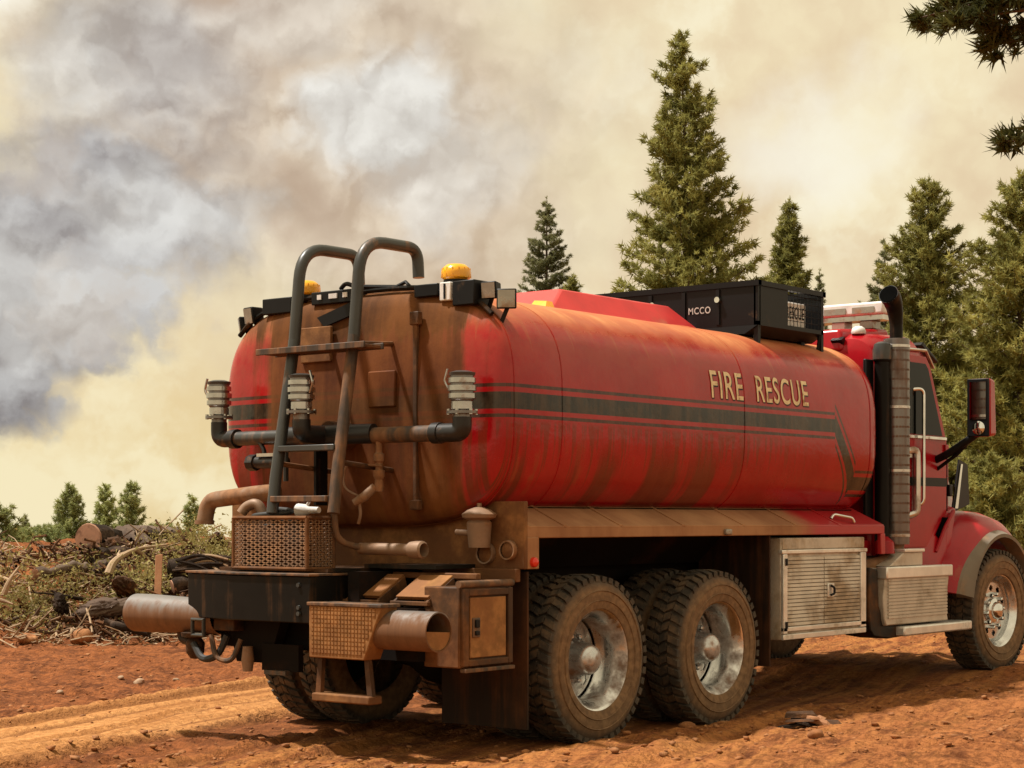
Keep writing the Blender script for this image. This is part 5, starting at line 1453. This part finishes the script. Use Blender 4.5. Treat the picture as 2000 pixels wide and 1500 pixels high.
def conifer_data(seed, H, R, clear=0.08, whorl=0.45, per=6, tuft=0.34, lean_up=0.15, tip_up=0.25, density=1.0, shape=0.85, ragged=0.35, extra=()):
    """branch layout of one conifer: wood tubes, clump centres, directions and sizes"""
    rg = np.random.default_rng(seed)
    wood = MB()
    bend = rg.normal(size=2) * 0.012 * H
    def axis(z):
        q = z / H
        return np.array([bend[0] * math.sin(q * 3.0), bend[1] * math.sin(q * 2.3), z])
    r0 = 0.016 * H
    n = 14
    wood.tube([axis(H * k / n) - (np.array([0, 0, 0.3]) if k == 0 else 0) for k in range(n + 1)], [r0 * (1 - 0.96 * (k / n)) * (1.25 if k == 0 else 1) for k in range(n + 1)], 9)
    C, D, S = [], [], []
    def branch(base, a, L, pitch, tipup, tf):
        h = np.array([math.cos(a), math.sin(a), 0]); sdv = np.array([-math.sin(a), math.cos(a), 0])
        m = max(3, int(L / 0.35))
        pts = []
        for k in range(m + 1):
            q = k / m
            pts.append(base + h * L * q + np.array([0, 0, L * (pitch * q + tipup * q * q)]) + sdv * L * 0.05 * math.sin(q * 3 + seed))
        wood.tube(pts, [max(0.006, 0.018 * L * (1 - 0.85 * k / m)) for k in range(m + 1)], 4, caps=False)
        nt = max(2, int(L / (tf * 0.42) * density * 1.5))
        for k in range(nt):
            q = 0.18 + 0.82 * (k + rg.random()) / nt
            i = min(int(q * m), m - 1); fr = q * m - i
            p = pts[i] * (1 - fr) + pts[i + 1] * fr
            lat = (rg.random() * 2 - 1) * L * 0.30 * (1 - q * 0.55) * (0.35 + q)
            p = p + sdv * lat + np.array([0, 0, rg.normal() * tf * 0.22 + abs(lat) * 0.10])
            C.append(p); D.append(_norm(h * 0.75 + sdv * (0.8 if lat > 0 else -0.8) * min(1, abs(lat) / (0.2 * L + 1e-6)) + np.array([0, 0, 0.45]))); S.append(tf * rg.uniform(0.75, 1.2))
        C.append(pts[-1]); D.append(_norm(h + np.array([0, 0, 0.5]))); S.append(tf * 1.1)
    z = H * clear
    while z < H * 0.985:
        q = (z - H * clear) / (H * (1 - clear))
        Lm = R * min(1.0, (1 - q) ** shape * 1.06, (1 - q) * 3.0) + 0.07
        k = per if q < 0.85 else max(3, per - 2)
        a0 = rg.random() * 6.28
        for j in range(k):
            if rg.random() < 0.10 * ragged: continue
            L = Lm * (1 - ragged * rg.random()) * (1.0 + 0.25 * (rg.random() < 0.12))
            branch(axis(z + rg.normal() * whorl * 0.22), a0 + j * 6.283 / k + rg.normal() * 0.25, L, lean_up + 0.35 * q + rg.normal() * 0.07, tip_up * rg.uniform(0.6, 1.3), tuft * (0.75 + 0.25 * (1 - q)))
        z += whorl * (1.0 - 0.45 * q) * rg.uniform(0.8, 1.2)
    for (zb, a, L, pi_, tu) in extra: branch(axis(zb), a, L, pi_, tu, tuft)
    for k in range(4):
        C.append(axis(H * (1 - 0.012 * k))); D.append(np.array([0, 0, 1.0])); S.append(tuft * 0.75)
    return wood, np.array(C), np.array(D), np.array(S)


def conifer(name, label, loc, data, needle, K=12, w=0.085, seed=0, group='conifers around the clearing', spread=0.9, cat='tree', rot=0.0):
    wood, C, D, S = data
    root = empty(name, loc)
    root.rotation_euler = (0, 0, rot)
    wood.build('trunk', 'bark', root)
    place('crown', tufts_mesh('crown', C, D, S, needle, K, w, seed, spread), root)
    tag(root, label, cat, group)
    return root


def sp_loc(px, s, dz=0.0):
    """foot of a tree on the ground, s metres out along the view bearing and so far across"""
    x, y = st(s, (px - 1000) / 3660.0 * s)
    return (x, y, gz(x, y) + dz)


def height_for(py, s, base): return 1.36 + (1016 - py) / 3660.0 * s - base


def grow(name, label, px, py, s, R, kind, seed, group='conifers around the clearing', **k):
    loc = sp_loc(px, s)
    H = height_for(py, s, loc[2])
    opt = dict(pine=dict(clear=0.06, whorl=0.62, per=7, tuft=0.42, lean_up=0.00, tip_up=0.26, shape=0.85, ragged=0.55, density=1.15),
               dense=dict(clear=0.02, whorl=0.46, per=7, tuft=0.33, lean_up=0.08, tip_up=0.26, shape=0.86, ragged=0.50, density=1.2),
               fir=dict(clear=0.05, whorl=0.62, per=6, tuft=0.26, lean_up=-0.22, tip_up=0.34, shape=0.95, ragged=0.25, density=1.5),
               young=dict(clear=0.05, whorl=0.24, per=6, tuft=0.20, lean_up=0.20, tip_up=0.35, shape=0.75, ragged=0.40, density=1.1))[kind]
    opt.update(k)
    K = opt.pop('K', 18); w = opt.pop('w', 0.085)
    nm = {'pine': 'pine_needles', 'dense': 'pine_needles', 'fir': 'fir_needles', 'young': 'young_needles'}[kind]
    return conifer(name, label, loc, conifer_data(seed, H, R, **opt), nm, K, w, seed, group)


grow('pine_tree', 'tall broad pine towering over the middle of the tanker', 1304, 72, 80, 5.0, 'pine', 3, tuft=0.44, per=8, shape=0.74, whorl=0.68)
grow('fir_tree', 'slim layered fir rising behind the red hatch hood', 1062, 388, 95, 3.6, 'fir', 5, shape=0.8)
grow('fir_tree', 'narrow dark pine just right of the tall broad pine', 1536, 392, 88, 3.2, 'dense', 8, tuft=0.40)
grow('fir_tree', 'small fir tip peeping over the corner of the black rack', 1602, 528, 100, 1.6, 'fir', 9)
grow('pine_tree', 'bushy olive pine directly behind the exhaust stack', 1820, 352, 62, 3.2, 'dense', 12, per=8, tuft=0.31, shape=0.68)
grow('fir_tree', 'fir showing its side left of the exhaust stack', 1722, 480, 72, 2.8, 'fir', 14)
grow('pine_tree', 'big pine cut by the picture edge above the mirror', 1992, 338, 56, 3.2, 'dense', 17, per=8, tuft=0.31, shape=0.68)
grow('pine_tree', 'low rounded treetop beside the slim fir', 1122, 538, 90, 1.6, 'dense', 19, shape=0.5)
grow('pine_tree', 'shorter pine filling the gap behind the mirror', 1885, 655, 70, 3.4, 'dense', 21, tuft=0.4)
grow('pine_tree', 'dim pine deep in the wood behind the cab door', 1800, 690, 82, 3.8, 'dense', 23, tuft=0.4)
grow('pine_tree', 'pale pine deep in the wood under the picture edge', 1962, 700, 76, 4.0, 'dense', 25, tuft=0.4)
grow('pine_tree', 'young pine at the wood edge ahead of the front wheel', 1935, 890, 50, 1.8, 'dense', 27, tuft=0.28, whorl=0.3)
grow('pine_tree', 'pine mostly beyond the picture edge, tip out of sight', 2090, 250, 60, 2.7, 'dense', 29)
grow('pine_tree', 'pine standing behind the roof light bar, tip hidden', 1690, 610, 90, 2.2, 'dense', 31)

# young growth beyond the bank
grow('young_pine', 'middle-sized young pine left of the twin pair beyond the bank', 140, 952, 58, 0.85, 'young', 41, 'young pines beyond the bank')
grow('young_pine', 'paler half of the twin young pines beyond the bank', 207, 949, 62, 0.62, 'young', 43, 'young pines beyond the bank')
grow('young_pine', 'darker half of the twin young pines beyond the bank', 256, 943, 57, 0.70, 'young', 45, 'young pines beyond the bank')
grow('young_pine', 'lone small young pine beside the bent brown pipe', 377, 976, 55, 0.50, 'young', 47, 'young pines beyond the bank')
grow('young_pine', 'young pine half cut off by the left picture edge', -2, 985, 48, 0.75, 'young', 49, 'young pines beyond the bank')
grow('young_pine', 'thin spire of a young fir near the left picture edge', 48, 1006, 66, 0.30, 'fir', 51, 'young pines beyond the bank', whorl=0.25, tuft=0.16)
grow('young_pine', 'low light green bush between the thin spire and the pines', 72, 1034, 60, 0.75, 'young', 53, 'young pines beyond the bank', shape=0.4)
grow('young_pine', 'small light green bush at the foot of the thin spire', 38, 1036, 55, 0.7, 'young', 55, 'young pines beyond the bank', shape=0.4)
grow('young_pine', 'low bush between the lone pine and the twin pair', 318, 1030, 62, 0.7, 'young', 57, 'young pines beyond the bank', shape=0.4)
grow('young_pine', 'small bush at the foot of the left young pine', 108, 1038, 57, 0.6, 'young', 59, 'young pines beyond the bank', shape=0.4)


# big pine beside the clearing whose boughs hang into the picture
def near_pine():
    x, y = st(24.5, 8.6)
    inward = math.atan2(-RGT[1], -RGT[0])
    extra = [(8.1, inward + 0.10, 2.9, -0.02, -0.10), (8.4, inward - 0.15, 3.15, 0.00, -0.12), (8.9, inward + 0.3, 2.9, 0.03, -0.12), (9.3, inward - 0.35, 3.2, 0.05, -0.10),
             (8.75, inward, 2.5, -0.03, -0.1), (9.6, inward + 0.05, 3.0, 0.0, -0.1), (7.9, inward - 0.3, 2.3, -0.05, -0.05), (6.25, inward - 0.05, 2.05, 0.0, 0.02), (6.45, inward + 0.25, 1.9, 0.0, -0.05), (9.9, inward - 0.1, 3.2, 0.0, -0.06)]
    wood, C, D, S = conifer_data(71, 15.0, 3.0, clear=0.66, whorl=0.55, per=6, tuft=0.27, lean_up=0.0, tip_up=0.1, density=1.5, shape=0.5, extra=extra)
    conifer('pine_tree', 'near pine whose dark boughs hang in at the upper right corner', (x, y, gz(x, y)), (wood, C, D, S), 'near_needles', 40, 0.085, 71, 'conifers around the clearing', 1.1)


near_pine()


# ------------------------------------------------------------------ brush and spoil pushed up against the bank
def pt(px, py, s):
    """point s metres out at this bearing and height"""
    x, y = st(s, (px - 1000) / 3660.0 * s)
    return np.array([x, y, 1.36 + (1016 - py) / 3660.0 * s])


def wobble(a, b, n, amp, seed):
    rg = np.random.default_rng(seed)
    a, b = np.asarray(a, float), np.asarray(b, float)
    return [a + (b - a) * k / n + (rg.normal(size=3) * amp if 0 < k < n else 0) for k in range(n + 1)]


def log(name, label, a, b, r0, r1, mat='bark_dark', seed=0, cut=True, cat='log', group=None):
    pts = wobble(a, b, 7, 0.02, seed)
    rg = np.random.default_rng(seed)
    root = empty(name, tuple(a))
    off = np.array(a)
    mb = MB().tube([p - off for p in pts], [(r0 + (r1 - r0) * k / 7) * rg.uniform(0.9, 1.1) for k in range(8)], 14)
    rgv = np.random.default_rng(seed + 1)
    mb.v = [tuple(np.array(v) + rgv.normal(size=3) * r0 * 0.06) for v in mb.v]
    mb.build('bark', mat, root)
    if cut:
        d = _norm(pts[0] - pts[1])
        q = Vector(d).to_track_quat('Z', 'Y').to_matrix().to_4x4()
        f = MB().lathe([(0, 0.006), (r0 * 0.5, 0.008), (r0 * 0.92, 0.004), (r0 * 0.97, -0.02)], (0, 0, 0), 'z', 18).build('cut_face', 'cut_wood', root)
        f.matrix_local = Matrix.Translation(Vector(d * 0.004)) @ q
    return tag(root, label, cat, group)


log('felled_log', 'thick felled log with its round cut end turned to the track', pt(172, 1052, 24.0), pt(262, 1066, 25.8), 0.205, 0.20, 'bark_dark', 3)
log('felled_log', 'reddish log lying level along the top of the brush pile', pt(248, 1042, 25.6), pt(352, 1040, 25.2), 0.115, 0.095, 'bark', 5)
log('felled_log', 'dark short log under the cut end of the thick log', pt(186, 1094, 23.4), pt(262, 1086, 24.2), 0.15, 0.13, 'bark_dark', 7, False)
log('felled_log', 'split pale log half sunk beside the leaning post', pt(255, 1078, 24.3), pt(332, 1066, 24.6), 0.075, 0.06, 'dry_wood', 9)
log('felled_log', 'broken grey log end jutting up behind the thick log', pt(232, 1046, 25.0), pt(300, 1068, 24.6), 0.12, 0.10, 'bark', 13)
log('felled_log', 'stubby split log lying before the torn-up stump', pt(338, 1146, 21.6), pt(418, 1132, 22.0), 0.085, 0.075, 'bark_dark', 15)
log('felled_log', 'thin dark log low in the debris left of the spray pipe', pt(205, 1216, 20.5), pt(292, 1236, 20.3), 0.05, 0.04, 'bark_dark', 17, False)
log('felled_log', 'mossy brown log lying across the green brush', pt(70, 1120, 22.4), pt(170, 1106, 22.9), 0.07, 0.055, 'bark', 19)
post = MB().hexa([pt(301, 1166, 21.6), pt(315, 1166, 21.6), pt(315, 1166, 21.7), pt(301, 1166, 21.7)], [pt(304, 1084, 21.75), pt(318, 1082, 21.75), pt(318, 1082, 21.85), pt(304, 1084, 21.85)])
tag(post.build('wooden_post', 'rotten_post', bevel=0.006), 'upright orange rotten post standing in the brush pile', 'post')


def branch_thing(name, label, pts, r0, mat, seed, forks=2, group=None, cat='branch'):
    pts = [np.asarray(p, float) for p in pts]
    rg = np.random.default_rng(seed)
    off = pts[0].copy()
    f = fillet([p - off for p in pts], 0.2, 5)
    n = len(f)
    mb = MB().tube(f, [r0 * (1 - 0.7 * k / (n - 1)) for k in range(n)], 8)
    L = np.linalg.norm(pts[-1] - pts[0])
    for k in range(forks):
        i = int(n * rg.uniform(0.3, 0.8)); i = min(max(i, 1), n - 2)
        d = _norm(f[i + 1] - f[i - 1]) + rg.normal(size=3) * 0.7
        e = f[i] + _norm(d) * L * rg.uniform(0.2, 0.4)
        mb.tube([f[i], (f[i] + e) / 2 + rg.normal(size=3) * 0.02, e], [r0 * 0.5, r0 * 0.35, r0 * 0.15], 6)
    o = mb.build(name, mat); o.location = tuple(off)
    return tag(o, label, cat, group)


branch_thing('bent_trunk', 'thin trunk arching over the green brush like a bow', [pt(212, 1122, 22.6), pt(222, 1096, 22.7), pt(262, 1072, 22.9), pt(325, 1064, 23.2)], 0.055, 'dry_wood', 2, 3, cat='trunk')
branch_thing('forked_branch', 'pale forked branch standing up behind the bent trunk', [pt(243, 1072, 24.0), pt(262, 1060, 24.0), pt(282, 1034, 24.0)], 0.03, 'dry_wood', 4, 2)
branch_thing('leaning_pole', 'pale stripped pole leaning at the left edge of the brush', [pt(8, 1160, 21.0), pt(20, 1130, 21.0), pt(38, 1106, 21.1)], 0.035, 'dry_wood', 6, 1, cat='pole')
branch_thing('fallen_pole', 'pale pole lying flat at the left picture edge', [pt(-20, 1168, 20.6), pt(10, 1174, 20.6), pt(26, 1180, 20.5)], 0.03, 'dry_wood', 8, 0, cat='pole')
# torn-up root plate with twisting roots
roots = empty('uprooted_stump', tuple(pt(395, 1112, 22.3)))
ro = np.array(roots.location)
MB().tube([pt(330, 1112, 22.4) - ro, pt(395, 1112, 22.4) - ro, pt(455, 1118, 22.4) - ro], [0.12, 0.17, 0.13], 12).build('stump_body', 'bark_dark', roots)
rg_ = np.random.default_rng(90)
for k in range(16):
    a = pt(rg_.uniform(335, 400), rg_.uniform(1092, 1118), 22.25)
    b_ = pt(rg_.uniform(420, 470), rg_.uniform(1088, 1130), 22.1)
    m_ = (a + b_) / 2 + np.array([0, 0, rg_.uniform(0.02, 0.14)])
    MB().tube(fillet([a - ro, m_ - ro, b_ - ro], 0.2, 5), [0.022 * (1 - 0.04 * q) for q in range(8)], 6).build('root', 'bark_dark' if k % 3 else 'dry_wood', roots)
tag(roots, 'torn-up stump with dark twisting roots beside the bumper', 'stump')

# torn stumps and chunks of root lying about the heap
for k, (px, py, s_, r, lab) in enumerate([
        (225, 1078, 24.2, 0.26, 'black hollow stump behind the bent trunk'), (206, 1112, 23.0, 0.20, 'dark root chunk below the thick log'),
        (300, 1050, 25.2, 0.17, 'brown root chunk under the reddish level log'), (350, 1072, 24.4, 0.17, 'root chunk behind the orange post'),
        (245, 1150, 21.8, 0.17, 'low muddy stump in the debris left of the pipe'), (200, 1188, 21.2, 0.15, 'muddy root chunk at the near edge of the debris'),
        (120, 1178, 21.3, 0.13, 'muddy chunk of bark below the green brush'), (288, 1190, 21.0, 0.12, 'dark root chunk just above the spray pipe'),
        (420, 1062, 24.6, 0.18, 'earth-covered stump below the bent brown pipe'), (375, 1140, 21.8, 0.16, 'dark stump between the post and the bumper')]):
    p = pt(px, py, s_)
    p[2] = max(p[2], gz(p[0], p[1]) + r * 0.1)
    o = place('torn_stump', lump_mesh('torn_stump', ('root_mud', 'bark', 'bark_dark', 'clod')[k % 4], r * 0.8, 500 + k, 0.9, 0.75, 4), None, tuple(p), (0.3 * (k % 3), 0.2, k * 1.7))
    o.scale = (1.0 + 0.5 * (k % 3), 0.8, 0.9)
    for q in o.data.polygons: q.use_smooth = True
    tag(o, lab, 'stump', 'stumps and root chunks in the heap')
rg_ = np.random.default_rng(33)
ZONES = ((5, 65, 'at the left picture edge'), (75, 140, 'in the green brush before the logs'), (150, 215, 'below the thick cut log'),
         (220, 290, 'beside the bent trunk'), (295, 340, 'around the orange post'), (350, 450, 'by the torn-up stump'))
for k in range(18):
    lo_, hi_, where = ZONES[k // 3]
    px = rg_.uniform(lo_, hi_); s = rg_.uniform(20.9, 23.6)
    x, y = st(s, (px - 1000) / 3660 * s)
    z = gz(x, y) + rg_.uniform(0.04, 0.20)
    a = rg_.uniform(0, 6.28); L = rg_.uniform(0.35, 0.85); sl = rg_.uniform(-0.1, 0.4)
    p0 = np.array([x, y, z]); p1 = p0 + np.array([math.cos(a), math.sin(a), sl]) * L * 0.5 + rg_.normal(size=3) * 0.04; p2 = p0 + np.array([math.cos(a), math.sin(a), sl * 0.6]) * L
    branch_thing('broken_branch', ('bare pale', 'brown', 'dark')[k % 3] + ' broken branch ' + where, [p0, p1, p2], rg_.uniform(0.014, 0.028), ('dry_wood', 'bark', 'bark_dark')[k % 3], 200 + k, rg_.integers(1, 4), 'broken branches in the brush pile')


def brush():
    """cut greenery and twigs heaped on the bank"""
    rg = np.random.default_rng(61)
    C, D = [], []
    heaps = [(60, 21.8, 0.9, 0.34, 0.18, 110), (115, 22.4, 0.7, 0.36, 0.20, 90), (290, 22.3, 0.45, 0.26, 0.26, 120), (395, 24.2, 0.75, 0.34, 0.24, 150), (250, 22.0, 0.4, 0.25, 0.12, 30), (20, 23.5, 0.8, 0.4, 0.12, 25), (440, 23.2, 0.4, 0.3, 0.22, 80)]
    for (px, s, rt, rs, h, n) in heaps:
        for k in range(int(n * 0.65)):
            dt, ds = rg.normal() * rt * 0.5, rg.normal() * rs * 1.4
            x, y = st(s + ds, (px - 1000) / 3660 * s + dt)
            q = math.exp(-(dt / rt) ** 2 - (ds / (rs * 2)) ** 2)
            C.append((x, y, gz(x, y) + 0.03 + h * 1.5 * q * rg.uniform(0.1, 1))); D.append(_norm(rg.normal(size=3) + np.array([0, 0, 0.6])))
    C, D = np.array(C), np.array(D)
    me = tufts_mesh('cut_brush', C, D, np.full(len(C), 0.055) * rg.uniform(0.6, 1.5, len(C)), 'cut_greens', 34, 0.22, 61, 1.0, 4.0)
    tag(place('brush_foliage', me), 'cut green brush heaped along the foot of the bank', 'brush', kind='stuff')
    mb = MB()
    for k in range(900):
        px = rg.uniform(-40, 470); s = rg.uniform(20.2, 25.5)
        x, y = st(s, (px - 1000) / 3660 * s)
        a = rg.uniform(0, 6.28); L = rg.uniform(0.08, 0.40)
        p = np.array([x, y, gz(x, y) + rg.uniform(0.0, 0.12)]); d = np.array([math.cos(a), math.sin(a), rg.normal() * 0.35])
        mb.tube([p, p + d * L * 0.5 + rg.normal(size=3) * 0.02, p + d * L], rg.uniform(0.004, 0.012), 4, caps=False)
    tag(mb.build('twig_litter', 'dry_wood', smooth=0), 'dry twigs littered over the bank', 'twigs', kind='stuff')
    mb = MB()
    for k in range(1100):
        px = rg.normal(250, 95) if k % 3 else rg.uniform(-20, 470); s = rg.uniform(20.6, 25.2)
        x, y = st(s, (px - 1000) / 3660 * s)
        a = rg.uniform(0, 6.28); L = rg.uniform(0.05, 0.30)
        p = np.array([x, y, gz(x, y) + rg.uniform(0.0, 0.20)]); d = np.array([math.cos(a), math.sin(a), rg.normal() * 0.4])
        mb.tube([p, p + d * L * 0.5 + rg.normal(size=3) * 0.03, p + d * L], rg.uniform(0.006, 0.022), 5, caps=False)
    tag(mb.build('bark_litter', 'root_mud', smooth=0), 'dark bark and root scraps strewn through the heap', 'debris', kind='stuff')


brush()

# stones and chunks one can pick out
for k, (px, py_s, r, lab, m) in enumerate([
        (272, 15.2, 0.045, 'pale stone left of the wheel tracks, largest of them', 'stone'), (236, 15.8, 0.030, 'small pale stone farthest left of the track', 'stone'),
        (345, 15.6, 0.026, 'small pale stone nearest the truck bumper', 'stone'), (118, 14.6, 0.03, 'flat stone at the edge of the lit track', 'stone'),
        (155, 20.6, 0.14, 'rounded earth clod at the foot of the brush pile', 'clod'), (55, 20.4, 0.12, 'earth clod below the leaning pole', 'clod'),
        (1345, 12.1, 0.06, 'reddish clod in front of the second rear wheel', 'clod'), (1590, 10.65, 0.05, 'small clod by the lower picture edge', 'clod')]):
    x, y = st(py_s, (px - 1000) / 3660 * py_s)
    o = place('stone' if m == 'stone' else 'earth_clod', lump_mesh('stone', m, r, 300 + k, 0.35, 0.65, 3), None, (x, y, gz(x, y) + r * 0.25), (0, 0, k * 1.3))
    for p in o.data.polygons: p.use_smooth = True
    tag(o, lab, 'stone' if m == 'stone' else 'clod', 'stones and clods on the track')
bx, by = st(11.55, (1570 - 1000) / 3660 * 11.55)
bk = tag(empty('bark_slab', (bx, by, gz(bx, by))), 'dark splintered slab of bark lying in front of the bogie', 'bark')
rg_ = np.random.default_rng(77)
for k in range(9):
    L, w_, h_ = rg_.uniform(0.07, 0.16), rg_.uniform(0.015, 0.04), rg_.uniform(0.012, 0.03)
    sp_ = MB().hexa([(-L, -w_, 0), (L * 0.9, -w_ * 0.6, 0), (L, w_ * 0.5, 0), (-L * 0.8, w_, 0)], [(-L * 0.9, -w_ * 0.7, h_), (L * 0.8, -w_ * 0.4, h_ * 0.6), (L * 0.7, w_ * 0.4, h_ * 1.2), (-L * 0.7, w_ * 0.8, h_)]).build('splinter', ('bark_dark', 'rotten_post', 'root_mud')[k % 3], bk, smooth=0)
    sp_.location = (rg_.normal() * 0.05, rg_.normal() * 0.05, 0.01 + 0.007 * k)
    sp_.rotation_euler = (rg_.normal() * 0.25, rg_.normal() * 0.18, -0.75 + rg_.normal() * 0.45)
